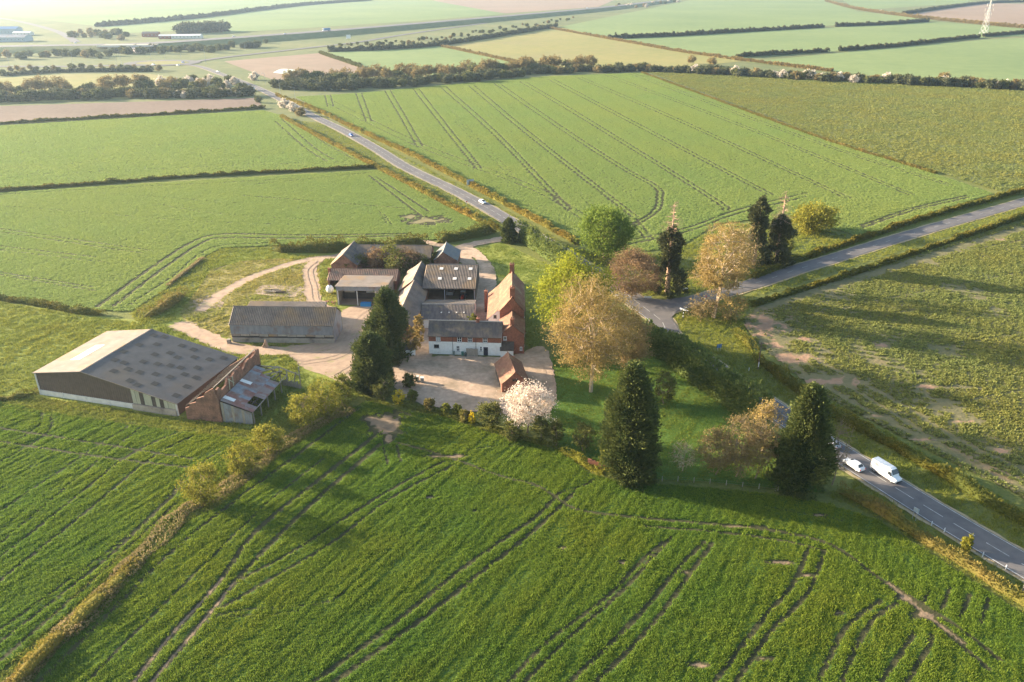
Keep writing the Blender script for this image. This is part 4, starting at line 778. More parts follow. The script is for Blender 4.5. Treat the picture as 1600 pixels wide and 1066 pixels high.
broadleaf('low_spreading_shrub', 1142, 500, 462, 48, L_gold, 'low golden shrub right of the forked junction tree', 'shrub', n=1500, lsize=.28, seed=19, crown=.9, clump=.08, n3=120)
broadleaf('golden_willow', 1270, 362, 320, 66, L_gorse, 'broad golden-green bushy tree on the grass triangle by the side road', n=9000, lsize=.42, seed=20, crown=.96, clump=.07, n3=240)
def wellingtonia(px, py, top, green_top, wpx, label, seed):
    X, Y = G(px, py); h = HT(px, py, top); hg = HT(px, py, green_top); rad = wpx*MPP(px, py)/2; r = np.random.default_rng(seed)
    root = empty('old_conifer', (X, Y, 0), 0, label, 'tree', 'old conifers near the junction')
    mb = MB(); mb.tube((0, 0, 0), (0, 0, h*.5), h*.03, h*.018, 8); mb.tube((0, 0, h*.5), (0, 0, h), h*.018, .05, 7); mb.build('trunk', V_dead, root)
    prof = lambda t: np.clip(1.0-.55*t+.22*np.sin(t*9+seed), .2, 1.1)*np.where(t > .85, (1-t)/.15*.8+.2, 1)
    link('crown', conifer_mesh(hg, rad, seed, 900, 10, .42, prof, .34), L_con2, root)
    if green_top > top+8:
        db_ = MB()
        for k in range(85):
            z = hg*.8+(h-hg*.8)*r.random(); a = r.random()*6.28; L = ((1-(z/h))*rad*1.8+.9)*r.uniform(.5, 1.2)
            e = (math.cos(a)*L, math.sin(a)*L, z+L*r.uniform(-.25, .2)); db_.tube((0, 0, z), e, .07, .03, 3)
            for q in range(3):
                f = r.uniform(.4, 1); s = Vector((e[0]*f, e[1]*f, z+(e[2]-z)*f)); db_.tube(s, s+Vector((r.normal()*.5, r.normal()*.5, r.normal()*.3)), .035, .015, 3)
        db_.build('dead_branches', V_dead, root)
wellingtonia(1042, 457, 316, 356, 44, 'old dark conifer with long dead spire, left of the forked junction tree', 31)
wellingtonia(1178, 414, 308, 309, 33, 'tall narrow dark conifer green to its tip', 32)
wellingtonia(1212, 412, 299, 336, 38, 'old dark conifer with bare dead spire, right of the green-tipped conifer', 33)
conifer('garden_conifer', 980, 738, 570, 86, 'big dark garden conifer beside the brick wall at the field edge', 41, n=4200, lsize=.27)
conifer('garden_conifer', 1246, 757, 605, 84, 'big dark conifer at the roadside near the white van', 42, n=4000, lsize=.27)
conifer('yard_conifer', 609, 562, 453, 58, 'tall dark conifer between the farmyard and the white wing, rear one', 43, n=3200, lsize=.28, prof=lambda t: 1.15*(1-t)**.62*(.74+.75*t))
conifer('yard_conifer', 582, 606, 523, 62, 'dark bushy conifer in front of the taller yard conifer', 44, n=3200, lsize=.28, prof=lambda t: 1.15*(1-t)**.58*(.76+.72*t))
conifer('entrance_conifer', 795, 378, 342, 24, 'small dark evergreen at the farm entrance', 46, n=700)
# --- shrubs
def bush(name, px, py, top, wpx, leaf, label, seed, n=1800, lsize=.26, cat='shrub', n3=110, clump=.065, crown=.95, **k): return broadleaf(name, px, py, top, wpx, leaf, label, cat, n=n, lsize=lsize, seed=seed, crown=crown, clump=clump, n3=n3, trunk_k=.02, **k)
broadleaf('magnolia_tree', 824, 676, 597, 76, L_magn, 'white-blossomed magnolia tree at the courtyard corner', n=7500, lsize=.2, seed=51, crown=.84, clump=.05, n3=340)
bush('rounded_bush', 765, 668, 629, 44, L_olive, 'rounded olive-green bush left of the magnolia', 52, 3200)
bush('forsythia_bush', 624, 630, 610, 20, L_yel, 'bright yellow flowering bush at the left end of the courtyard', 53, 900, .2)
bush('forsythia_bush', 738, 663, 644, 12, L_yel, 'bright yellow flowering bush left of the rounded olive bush', 54, 600, .2)
for i, (x, y, t, w_, lf, lb_) in enumerate([(320, 787, 722, 64, L_gorse, 'yellow-green bush nearest the camera in the field-edge row'), (380, 738, 692, 50, L_gorse, 'middle yellow-green bush of the field-edge row'), (423, 706, 664, 52, L_gorse, 'farthest yellow-green bush of the field-edge row'),
        (478, 668, 612, 52, L_gorse, 'pale green thicket bush beside the ruined barn grass'), (510, 652, 596, 54, L_gorse, 'pale green thicket bush in the middle of its clump'), (535, 632, 588, 40, L_shrub, 'greener thicket bush at the clump end nearest the conifers'),
        (600, 625, 588, 30, L_olive, 'dark shrub at the foot of the yard conifers'), (640, 605, 585, 22, L_olive, 'low dark shrub at the courtyard edge by the yard conifers'), (656, 545, 488, 16, L_gold, 'slim golden small tree by the white wing corner'), (645, 553, 514, 20, L_gold, 'golden bushy tree beside the slim one'),
        (845, 690, 652, 26, L_olive, 'dark evergreen shrub just right of the magnolia'), (868, 696, 655, 26, L_olive, 'second dark evergreen shrub right of the magnolia'), (910, 704, 660, 38, L_olive, 'speckled evergreen shrub left of the big garden conifer'), (955, 735, 700, 46, L_shrub, 'light shrub at the foot of the big garden conifer'), (800, 688, 660, 30, L_olive, 'dark shrub under the magnolia on its left'),
        (1037, 630, 583, 36, L_olive, 'small thin-leaved tree alone on the lawn'), (1190, 705, 626, 54, L_gold, 'glowing orange-gold shrub beside the roadside conifer'), (605, 612, 585, 24, L_shrub, 'brown-green shrub below the front yard conifer'), (715, 650, 632, 14, L_shrub, 'small shrub on the courtyard edge, right of centre'), (672, 642, 622, 16, L_hedgeo, 'small russet shrub on the courtyard edge'), (697, 648, 630, 14, L_shrub, 'small green shrub on the courtyard edge'), (1508, 862, 838, 16, L_gorse, 'lone yellow-green bush on the verge beside the road'),
        (725, 660, 640, 16, L_hedgeo, 'small reddish shrub beside the yellow bush'), (645, 628, 610, 16, L_shrub, 'small shrub right of the left yellow bush'), (738, 512, 492, 18, L_shrub, 'green shrub between the low slate shed and the brick house'), (1225, 398, 372, 24, L_shrub, 'low shrub on the grass triangle')]):
    bush('bush' if i < 6 else 'shrub', x, y, t, w_, lf, lb_, 60+i, n=4200 if i < 6 else 2600, lsize=.22 if y > 600 else .28)
for i, (x, y, t, w_, lb_) in enumerate([(1118, 742, 672, 70, 'bare brown twiggy shrub, left of the thicket by the roadside conifer'), (1150, 745, 652, 80, 'bare brown twiggy shrub in the middle of the thicket'), (1180, 748, 662, 60, 'bare brown twiggy shrub touching the roadside conifer'), (1066, 736, 692, 50, 'small bare pale-branched tree on the shaded lawn edge'), (1300, 758, 655, 40, 'leafless tangled tree overhanging the road by the white car')]):
    broadleaf('bare_shrub', x, y, t, w_, L_amber, lb_, 'shrub', n=6000 if i < 3 else 260, lsize=.17, seed=90+i, crown=.88, clump=.04, n3=360, bark=V_bark if i != 3 else V_barkp, trunk_k=.012)
for i, (x, y, t, w_, lf) in enumerate([(563, 418, 395, 34, L_olive), (590, 420, 388, 36, L_brown), (612, 420, 384, 44, L_shrub), (635, 424, 388, 40, L_brown), (655, 420, 396, 34, L_olive), (678, 412, 396, 28, L_olive), (548, 424, 404, 30, L_olive), (622, 428, 398, 40, L_olive)]):
    bush('thicket_bush', x, y, t, w_, lf, 'bush %s in the overgrown farm yard' % ['at the left', 'left of centre, brown', 'in the centre, tallest', 'right of centre, brown', 'at the right, dark', 'at the far right', 'at the front left', 'at the front centre'][i], 110+i, n=1900, lsize=.34, group='bushes in the overgrown yard')
# --- hedges
def hedge(name, px, width, height, leaf, label, seed, dens=26, lsize=None, rag=.3, wavy=.5, core=True, group=None, cat='hedge', world=False):
    r = np.random.default_rng(seed); L = resample(smooth_line(px if world else GL(px), 8), 1.0); D = math.hypot(*L[len(L)//2])
    ls = lsize or max(.22, D*.0011)
    n = int(len(L)*dens)
    i = r.integers(0, len(L)-1, n); f = r.random(n)[:, None]; P2 = L[i]*(1-f)+L[i+1]*f; T = L[i+1]-L[i]; T /= np.linalg.norm(T, axis=1)[:, None]+1e-9; N = np.stack([-T[:, 1], T[:, 0]], 1)
    hv = height*(1+rag*(vnoise(P2, 3.5, seed)-.5)*2+rag*.6*(vnoise(P2, 1.2, seed+1)-.5)*2); wv = width*(1+rag*.6*(vnoise(P2, 4.0, seed+2)-.5)*2)
    a = r.random(n)*math.pi*1.0
    ca, sa = np.cos(a), np.sin(a); ca = np.sign(ca)*np.abs(ca)**.6; sa = np.abs(sa)**.6
    off = ca*wv/2+wavy*(vnoise(P2, 6, seed+3)-.5); k = .8+.25*r.random(n)
    P = np.column_stack([P2+N*(off*k)[:, None], np.maximum(.05, hv*sa*k)])
    cl = vnoise(P2*1.0+P[:, 2:3]*1.7, 1.1, seed+5)
    O = np.column_stack([N*ca[:, None], sa+.2])
    parts = [cards(P, ls, cl*.6+r.random(n)*.4, r, 1.5, O*.8)]
    me = leafmesh(name, parts)
    o = link(name, me, leaf); tag(o, label, cat, group)
    if core:
        V, F = [], []; st = L[::2] if len(L) > 4 else L; T2 = np.gradient(st, axis=0); T2 /= np.linalg.norm(T2, axis=1)[:, None]+1e-9
        en = np.clip(np.minimum(np.arange(len(st)), np.arange(len(st))[::-1])/2.0, .02, 1); hh = height*(1+rag*(vnoise(st, 3.5, seed)-.5)*2)*.7*en; ww = width*(1+rag*.6*(vnoise(st, 4.0, seed+2)-.5)*2)*.36*en
        N2 = np.stack([-T2[:, 1], T2[:, 0]], 1); ofs = wavy*(vnoise(st, 6, seed+3)-.5)
        for j in range(len(st)):
            c = st[j]+N2[j]*ofs[j]
            for sx, z in ((-1, 0), (-.95, hh[j]*.75), (-.5, hh[j]), (.5, hh[j]), (.95, hh[j]*.75), (1, 0)): V.append((*(c+N2[j]*sx*ww[j]), z))
        for j in range(len(st)-1):
            for q in range(5): F.append((j*6+q, j*6+q+1, j*6+6+q+1, j*6+6+q))
        c = npmesh('inner_growth', V, F, {'rnd': ('FACE', np.full(len(F), .25))}); link('inner_growth', c, leaf, o)
    return o
HEDGES = [
 ('conifer_hedge', [(1004, 528), (1022, 546), (1052, 563), (1082, 587), (1148, 634), (1188, 664)], 6.0, 6.6, L_con3, 'thick tall evergreen hedge along the main road beside the lawn', 190, .42),
 ('conifer_row', [(806, 372), (830, 384), (860, 404), (890, 424)], 4.5, 6.5, L_con3, 'row of dark evergreens along the road side of the paddock', 90, .42),
 ('roadside_hedge', [(1308, 770), (1345, 785), (1395, 815), (1500, 880), (1600, 945), (1700, 1010)], 2.1, 2.1, L_hedgeo, 'russet-topped clipped hedge between the road and the foreground crop', 95, None),
 ('roadside_hedge', [(1180, 560), (1230, 600), (1300, 648), (1400, 702), (1500, 760), (1600, 818), (1700, 875)], 2.3, 2.4, L_hedge, 'clipped green hedge between the main road and the patchy field', 95, None),
 ('roadside_hedge', [(1148, 520), (1165, 536), (1178, 552)], 2.6, 2.0, L_hedge, 'short hedge end by the field gateway near the junction', 60, None),
 ('side_road_hedge', [(1172, 480), (1240, 458), (1330, 430), (1450, 390), (1600, 340), (1750, 292)], 1.8, 1.8, L_hedge, 'low hedge between the side road and the patchy field', 60, None),
 ('side_road_hedge', [(1175, 436), (1250, 408), (1330, 381), (1450, 341), (1600, 298), (1750, 250)], 1.8, 1.9, L_hedge, 'hedge along the far side of the side road', 55, None),
 ('verge_hedge', [(440, 184), (500, 216), (560, 248), (600, 268), (660, 300), (720, 332), (775, 360)], 2.2, 1.9, L_hedgey, 'yellow-tinged hedge along the near side of the distant main road', 38, None),
 ('verge_hedge', [(432, 150), (500, 176), (560, 205), (640, 242), (720, 283), (800, 326), (860, 358), (905, 384)], 2.2, 2.0, L_hedgey, 'yellow-tinged hedge between the main road and the large field', 38, None),
 ('field_hedge', [(-150, 309), (0, 299), (150, 288), (300, 277), (450, 269), (592, 262)], 1.8, 1.6, L_hedge, 'dark field hedge crossing the left crop fields', 34, None),
 ('field_hedge', [(-150, 204), (0, 194), (250, 180), (415, 169)], 2.0, 1.8, L_hedge, 'field hedge below the ploughed strip', 26, None),
 ('ditch_hedge', [(1003, 114), (1150, 168), (1290, 219), (1400, 253), (1462, 272)], 2.4, 1.0, L_hedgeo, 'low russet hedge dividing the large field from the pale field', 26, None),
 ('farm_hedge', [(424, 392), (470, 393), (545, 393), (610, 388), (668, 382)], 4.0, 4.0, L_hedge, 'tall green hedge behind the overgrown yard', 60, .36),
 ('farm_hedge', [(682, 381), (720, 374), (778, 362)], 3.6, 3.6, L_hedge, 'tall green hedge by the farm entrance', 60, .36),
 ('pasture_hedge', [(-150, 446), (0, 468), (60, 477), (120, 489), (165, 493)], 2.2, 1.9, L_hedge, 'low hedge between the pasture and the crop behind the farm', 40, None),
 ('pasture_hedge', [(222, 499), (245, 490), (270, 474), (288, 458)], 3.2, 2.6, L_hedgeo, 'short scrubby hedge on the pasture near the track', 60, None),
 ('bank_grass', [(15, 1085), (90, 1005), (170, 925), (240, 850), (290, 800), (340, 772), (400, 728), (450, 690), (500, 665), (545, 640)], 3.8, .75, L_dry, 'strip of tall dry grass between the two near crop fields', 120, None),
 ('bank_hedge', [(-40, 1130), (40, 1055), (120, 975), (180, 915), (215, 878)], 2.0, 1.8, L_hedgey, 'yellow hedge at the bottom left between the near crop fields', 70, None),
 ('garden_border', [(618, 632), (660, 640), (705, 652), (750, 668), (800, 682), (860, 700)], 1.6, .8, L_shrub, 'weedy border between the courtyard and the foreground crop', 60, None),
 ('garden_border', [(880, 706), (915, 726), (945, 744)], 2.4, 1.0, L_gorse, 'bright weedy border left of the brick wall', 60, None),
 ('fence_hedge', [(318, 404), (300, 418), (262, 448)], 1.4, .8, L_dry, 'dry grassy field edge beside the curved tramlines', 40, None),
 ('barn_verge', [(-60, 630), (0, 625), (40, 620), (62, 612)], 2.0, 1.2, L_hedge, 'low scrub at the left foot of the big barn', 50, None),
 ('hill_hedge', [(950, 61), (1050, 57), (1150, 51), (1287, 43)], 4, 5, L_fard, 'far dark hedge line on the pale hillside, upper left one', 26, None),
 ('hill_hedge', [(1305, 42), (1380, 39), (1450, 34)], 4, 5, L_fard, 'far dark hedge line on the hillside, upper right one', 26, None),
 ('hill_hedge', [(1150, 90), (1230, 85), (1295, 81)], 3.5, 4, L_fard, 'far dark hedge line above the blossom belt, left one', 26, None),
 ('hill_hedge', [(1310, 80), (1400, 73), (1480, 64), (1530, 59)], 3.5, 4, L_fard, 'far dark hedge line above the blossom belt, middle one', 26, None),
 ('hill_hedge', [(1536, 58), (1600, 53), (1700, 50)], 3.5, 4, L_fard, 'far dark hedge line above the blossom belt, right one', 26, None),
 ('hill_hedge', [(1410, 23), (1470, 14), (1550, 5), (1640, 3)], 4, 5, L_fard, 'far hedge on the edge of the bare hill field', 22, None),
 ('hill_hedge', [(840, 41), (900, 52), (1000, 70), (1080, 84), (1200, 100), (1300, 112)], 3, 2.5, L_farb, 'far brown hedge running down to the tree belt', 22, None),
 ('hill_hedge', [(150, 42), (250, 34), (330, 26), (400, 17), (480, 8), (580, 1)], 5, 6, L_fard, 'far hedge line across the hazy top left fields', 22, None),
 ('hill_hedge', [(512, 81), (600, 78), (690, 71), (800, 54), (870, 42)], 5, 5, L_fard, 'far hedge at the foot of the motorway bank', 24, None),
 ('hill_hedge', [(500, 84), (530, 94), (565, 106)], 3, 3, L_farg, 'short far hedge dropping to the tree belt', 24, None),
 ('hill_hedge', [(690, 73), (760, 88), (835, 105)], 3, 2.5, L_farb, 'far brown fence hedge across the yellow field', 20, None),
 ('hill_hedge', [(0, 119), (100, 113), (240, 112)], 4, 3.5, L_fard, 'far dark hedge in front of the lower slip road', 22, None),
 ('hill_hedge', [(1290, 2), (1330, 13), (1400, 24), (1460, 31), (1600, 44), (1700, 48)], 5, 4, L_farb, 'far brown hedge along the crest of the pale hillside', 20, None)]
for i, (nm, px, w_, h_, lf, lb_, dn, ls) in enumerate(HEDGES):
    hedge(nm, px, w_, h_, lf, lb_, 200+i, dens=dn, lsize=ls, rag=.65 if 'grass' in nm or 'border' in nm else .26 if 'conifer' in nm else .45, wavy=.4 if w_ < 3 else .8, core='grass' not in nm)
# --- distant tree belts: each tree is a copy of one of a few grown prototypes
def proto(kind, seed, h, w_, leaf, n, ls, crown=.85, n3=90):
    r = np.random.default_rng(seed); mb = MB(); T = limbs(mb, h, w_/2, h-h*crown/2, h*crown/2, h*.02, r, n1=5, n2=14, n3=n3)
    k = n//n3; P = np.repeat(T, k, 0)+r.normal(size=(n3*k, 3))*w_*.07; P[:, 2] = np.maximum(P[:, 2], .1)
    cl = np.repeat(r.random(n3), k)
    tm = bpy.data.meshes.new('trunk'); tm.from_pydata(mb.v, [], mb.f); tm.materials.append(V_bark)
    cm = leafmesh('crown', [cards(P, ls, cl*.6+r.random(len(P))*.4, r)]); cm.materials.append(leaf)
    return tm, cm, h, w_
PR = {'b': [proto('b', 301+i, 10, 10, L_farb, 1500, .62, .82, 110) for i in range(3)], 'g': [proto('g', 311+i, 6, 8, L_farg, 1300, .75, .97) for i in range(2)], 'd': [proto('d', 321+i, 6, 8, L_fard, 1400, .75, .98) for i in range(2)],
      'w': [proto('w', 331+i, 5, 7, L_bloss, 1200, .6, .98) for i in range(2)], 'm': [proto('m', 341, 6, 8, L_farb, 1100, .7, .97)]}
def far_tree(kind, px, py, h, label, cat, group, name=None, r=random):
    tm, cm, ph, pw = r.choice(PR[kind]); X, Y = G(px, py); s = h/ph
    root = empty(name or {'b': 'hedgerow_tree', 'g': 'leafy_bush', 'd': 'hedgerow_bush', 'w': 'blossom_bush', 'm': 'twiggy_bush'}[kind], (X, Y, 0), r.random()*6.28, label, cat, group)
    root.scale = (s*r.uniform(.9, 1.25), s*r.uniform(.9, 1.25), s)
    for nm, me in (('trunk', tm), ('crown', cm)):
        o = bpy.data.objects.new(nm, me); C.objects.link(o); o.parent = root
rr = random.Random(21)
def belt(line, n, kinds, hlo, hhi, label, group, jit=2.0):
    L = resample([tuple(p) for p in line], 1.0)
    for k in range(n):
        p = L[min(len(L)-1, int((k+rr.random()*.8)/n*len(L)))]; kd = rr.choice(kinds); part = ['left', 'middle', 'right'][min(2, 3*k//n)]
        far_tree(kd, p[0]+rr.uniform(-1, 1), p[1]+rr.uniform(-jit, jit), rr.uniform(hlo, hhi)*(1.5 if kd == 'b' else 1), {'b': 'bare budding tree', 'g': 'green bush', 'd': 'dark bush', 'w': 'white blossoming bush', 'm': 'brown bush'}[kd]+' '+label+', '+part+' third', 'tree' if kd == 'b' else 'bush', {'b': 'trees', 'g': 'green bushes', 'd': 'dark bushes', 'w': 'blossoming bushes', 'm': 'brown bushes'}[kd]+' '+group+', '+part+' third', r=rr)
belt([(440, 137), (560, 139), (700, 128), (850, 114)], 58, 'ddddg', 5, 8, 'in the dense belt along the top of the large field', 'in the belt above the large field', 3)
belt([(450, 128), (560, 128), (700, 120), (930, 104)], 44, 'bbbg', 6.5, 9, 'in the dense belt along the top of the large field', 'in the belt above the large field', 3)
belt([(850, 114), (1000, 110), (1150, 117)], 52, 'dddgm', 4.5, 6.5, 'in the hedgerow above the pale field', 'in the hedgerow above the pale field')
belt([(1060, 112), (1200, 121), (1330, 128), (1480, 134), (1640, 142)], 95, 'ddddmmmwwg', 4, 7.5, 'in the hedgerow above the pale field', 'in the hedgerow above the pale field')
belt([(-60, 160), (60, 156), (200, 152), (390, 150)], 56, 'dddgm', 4.5, 7, 'in the hazy belt above the ploughed strip', 'in the belt above the ploughed strip', 2)
belt([(-60, 150), (60, 146), (200, 144), (330, 140)], 22, 'bbg', 5.5, 9, 'in the hazy belt above the ploughed strip', 'in the belt above the ploughed strip', 3)
belt([(250, 140), (300, 130), (380, 138)], 18, 'ggwm', 5, 7, 'in the scrub beside the hazy main road', 'in the scrub by the main road', 6)
belt([(250, 151), (320, 152), (385, 150)], 8, 'w', 4, 5, 'in the hazy belt above the ploughed strip', 'in the belt above the ploughed strip', 2)
belt([(170, 84), (330, 80), (420, 70)], 26, 'ggd', 5, 8, 'on the motorway embankment', 'on the motorway embankment', 3)
belt([(-40, 92), (60, 90), (180, 88)], 18, 'ggm', 5, 8, 'below the motorway bridge', 'below the motorway', 3)
belt([(110, 56), (160, 58), (200, 60)], 14, 'ggm', 6, 9, 'beyond the motorway at the top left', 'beyond the motorway', 5)
belt([(520, 74), (650, 66), (760, 50), (900, 30)], 55, 'gggm', 2.5, 5, 'on the motorway bank above the yellow field', 'on the far motorway bank', 3)
belt([(960, 12), (1000, 10), (1060, 3)], 16, 'gmw', 6, 9, 'at the top of the picture along the motorway', 'along the far motorway', 3)
belt([(1290, 3), (1340, 15), (1440, 28)], 16, 'mmw', 4, 7, 'on the crest of the pale hillside', 'on the hillside crest', 1)
belt([(0, 113), (120, 108), (250, 109)], 22, 'gm', 3, 5, 'beside the lower slip road', 'beside the slip road', 3)
for (x, y, k, h_, lb_) in [(445, 168, 'w', 5.5, 'white blossoming thorn bush at the bend of the hazy main road, left one'), (458, 174, 'w', 5.5, 'white blossoming thorn bush at the bend of the hazy main road, middle one'), (468, 181, 'm', 5, 'brown bush ending the blossoming clump by the main road'), (398, 125, 'w', 6, 'white flowering tree beside the far end of the main road'), (434, 137, 'd', 7, 'dark round bush at the roadside where the tree belt starts'), (405, 160, 'g', 4, 'yellow-green bush by the corner of the ploughed strip'), (1080, 100, 'b', 9, 'lone bare tree standing above the hedgerow, left one'), (1112, 103, 'b', 9, 'lone bare tree standing above the hedgerow, right one'), (1475, 128, 'b', 8, 'bare tree sticking up from the right hedgerow')]:
    far_tree(k, x, y, h_, lb_, 'tree', None, r=rr)
# ------------------------------------------------------------------ crops and rough grass (uncountable: instanced tufts)
def tuft(name, mat, blades, spread, height, width, seed, lean=.5):
    r = np.random.default_rng(seed); V, F, A = [], [], []
    for k in range(blades):
        a = r.random()*6.28; rad = spread*math.sqrt(r.random()); b = np.array([math.cos(a)*rad, math.sin(a)*rad, 0]); q = r.random()*6.28; s = np.array([math.cos(q), math.sin(q), 0])*width/2
        h = height*(.6+.6*r.random()); t = b+np.array([r.normal()*lean*h, r.normal()*lean*h, h]); m = b*.4+t*.6+np.array([0, 0, h*.12])
        i = len(V); V += [b-s, b+s, m+s*.8, t, m-s*.8]; F += [(i, i+1, i+2, i+4), (i+4, i+2, i+3, i+3)]; A += [r.random()]*2
    me = bpy.data.meshes.new(name); me.from_pydata([tuple(v) for v in V], [], [f if f[2] != f[3] else f[:3] for f in F]); me.update()
    at = me.attributes.new('rnd', 'FLOAT', 'FACE'); at.data.foreach_set('value', np.array(A, np.float32)); me.materials.append(mat)
    return bpy.data.objects.new(name, me)
def scatter(name, P, Z, protos, smin, smax, label, cat, seed, flatness=0.0):
    r = np.random.default_rng(seed); n = len(P)
    A = np.stack([(P[:, 0]*.50+P[:, 1]*.866)/9.0, -P[:, 0]*.866+P[:, 1]*.50], 1)
    vig = np.clip(.55+.6*vnoise(A, .8, seed)+.35*vnoise(P, 2.2, seed+3)+.12*np.sin(A[:, 1]*3.9), .45, 1.5)*(1-flatness)+flatness
    me = bpy.data.meshes.new(name); me.vertices.add(n); me.vertices.foreach_set('co', np.column_stack([P, Z]).astype(np.float32).ravel())
    for an, v in (('rz', r.random(n)*6.28), ('sc', (smin+(smax-smin)*r.random(n))*vig)):
        a = me.attributes.new(an, 'FLOAT', 'POINT'); a.data.foreach_set('value', v.astype(np.float32))
    a = me.attributes.new('pick', 'INT', 'POINT'); a.data.foreach_set('value', r.integers(0, len(protos), n).astype(np.int32))
    o = bpy.data.objects.new(name, me); C.objects.link(o); tag(o, label, cat, kind='stuff')
    ng = bpy.data.node_groups.new(name, 'GeometryNodeTree'); ng.interface.new_socket('Geometry', in_out='INPUT', socket_type='NodeSocketGeometry'); ng.interface.new_socket('Geometry', in_out='OUTPUT', socket_type='NodeSocketGeometry')
    N, K = ng.nodes, ng.links; gi, go = N.new('NodeGroupInput'), N.new('NodeGroupOutput')
    iop = N.new('GeometryNodeInstanceOnPoints'); ji = N.new('GeometryNodeJoinGeometry')
    for p in reversed(protos):
        oi = N.new('GeometryNodeObjectInfo'); oi.inputs['Object'].default_value = p; oi.inputs['As Instance'].default_value = True; K.new(oi.outputs['Geometry'], ji.inputs[0])
    def attr(nm, ty):
        q = N.new('GeometryNodeInputNamedAttribute'); q.data_type = ty; q.inputs['Name'].default_value = nm; return q.outputs[0]
    K.new(gi.outputs[0], iop.inputs['Points']); K.new(ji.outputs[0], iop.inputs['Instance']); iop.inputs['Pick Instance'].default_value = True
    K.new(attr('pick', 'INT'), iop.inputs['Instance Index'])
    cx = N.new('ShaderNodeCombineXYZ'); K.new(attr('rz', 'FLOAT'), cx.inputs[2]); K.new(cx.outputs[0], iop.inputs['Rotation']); K.new(attr('sc', 'FLOAT'), iop.inputs['Scale'])
    K.new(iop.outputs[0], go.inputs[0])
    md = o.modifiers.new('tufts', 'NODES'); md.node_group = ng
    return o
def jgrid(poly, s, seed, grow=0):
    P = np.array(poly); lo, hi = P.min(0), P.max(0); r = np.random.default_rng(seed)
    X, Y = np.meshgrid(np.arange(lo[0], hi[0], s), np.arange(lo[1], hi[1], s)); Q = np.stack([X.ravel(), Y.ravel()], 1); Q = Q+(r.random(Q.shape)-.5)*s*1.1
    # only what the lens (plus a step to the side) can see
    fw = Q[:, 1]*_c+CAM_H*_s; u = 800+FPX*Q[:, 0]/fw; v = 533-FPX*(Q[:, 1]*_s-CAM_H*_c)/fw
    Q = Q[(u > -120) & (u < 1720) & (v < 1160)]
    return Q[pip(Q, poly)]
L_crop = leafmat('crop_blades', (0.055, 0.125, 0.016), (0.165, 0.26, 0.042), 0.42, bigvar=(0.026, (1.55, 1.12, 0.9)))
L_cropm = leafmat('distant_crop_blades', (0.135, 0.21, 0.058), (0.255, 0.33, 0.11), 0.45, bigvar=(0.01, (1.15, 1.03, 0.95)))
L_rape = leafmat('broad_crop_leaves', (0.12, 0.155, 0.045), (0.24, 0.265, 0.085), 0.4, bigvar=(0.03, (1.15, 1.0, 0.85)))
L_grass = leafmat('grass_blades', (0.115, 0.16, 0.026), (0.255, 0.275, 0.058), 0.38, bigvar=(0.05, (1.2, 1.05, 0.9)))
L_lawn = leafmat('lawn_blades', (0.075, 0.135, 0.02), (0.175, 0.235, 0.04), 0.35, bigvar=(0.08, (1.3, 1.02, 0.9)))
TC = [tuft('crop_tuft', L_crop, 18, .30, .27, .07, 400+i) for i in range(4)]
TR = [tuft('leafy_tuft', L_rape, 9, .30, .30, .20, 410+i, .9) for i in range(3)]
TG = [tuft('grass_tuft', L_grass, 12, .32, .30, .07, 420+i, .7) for i in range(3)]
L_straw = leafmat('straw_grass', (0.20, 0.185, 0.045), (0.38, 0.31, 0.09), 0.4, bigvar=(0.07, (0.75, 0.95, 0.75)))
TS = [tuft('straw_tuft', L_straw, 12, .32, .28, .07, 450+i, .7) for i in range(3)]
TL = [tuft('lawn_tuft', L_lawn, 12, .34, .12, .06, 430+i, .8) for i in range(2)]
TM = [tuft('distant_crop_tuft', L_cropm, 18, .34, .24, .09, 440+i) for i in range(3)]
def crop(name, px, tram, w_, patches, s, protos, smin, smax, label, seed, cat='crop', extra=None, rough=.07):
    poly = GL(px); Q = jgrid(poly, s, seed); b = bare_at(Q, tram, w_, patches)
    if extra is not None: b = np.maximum(b, extra(Q))
    keep = np.random.default_rng(seed+1).random(len(Q)) > np.clip(b*2.2-.35, 0, .99)
    Q = Q[keep]
    return scatter(name, Q, relief(Q, rough)+.1, protos, smin, smax, label, cat, seed, .6 if protos is TM else 0)
crop('cereal_crop', F1, T_F1, .50, PATCH_F1, .36, TC, .8, 1.2, 'dense young green cereal in the foreground field', 500)
crop('cereal_crop', F2, T_F2, .48, [], .38, TC, .8, 1.2, 'young green cereal in the field in front of the big barn', 510)
crop('cereal_crop', F4, T_F4, .5, PATCH_F4, .66, TM, 1.0, 1.4, 'green cereal in the field behind the farm hedge', 512, rough=.04)
crop('cereal_crop', F8, T_F8, .5, [], .95, TM, 1.25, 1.75, 'green cereal in the large field beyond the main road', 514, rough=.04)
crop('cereal_crop', F5, T_F5, .5, [], 1.0, TM, 1.3, 1.8, 'green cereal in the upper left field', 516, rough=.04)
crop('leafy_crop', F9, [], .8, [], 1.6, TR, 1.5, 2.3, 'pale speckled crop in the upper right field', 518, rough=.05)
def patchy(Q):                                       # thin patches between drill rows
    row = np.sin((Q[:, 0]*.34+Q[:, 1]*.94)*2*math.pi/2.4)
    return np.clip((vnoise(Q, 14, 21)*.5+vnoise(Q, 5, 22)*.3+vnoise(Q, 1.7, 23)*.2-.62)*5+.28*row, 0, .92)
crop('leafy_crop', F10, T_F10, .5, PATCH_F10, .62, TR, .8, 1.5, 'patchy broad-leaved crop in the field right of the main road', 520, extra=patchy, rough=.07)
EXC = [GL(p) for p in ([(440, 545), (520, 545), (530, 500), (545, 480), (600, 478), (640, 470), (640, 540), (620, 600), (560, 610), (520, 592), (470, 572)],)]
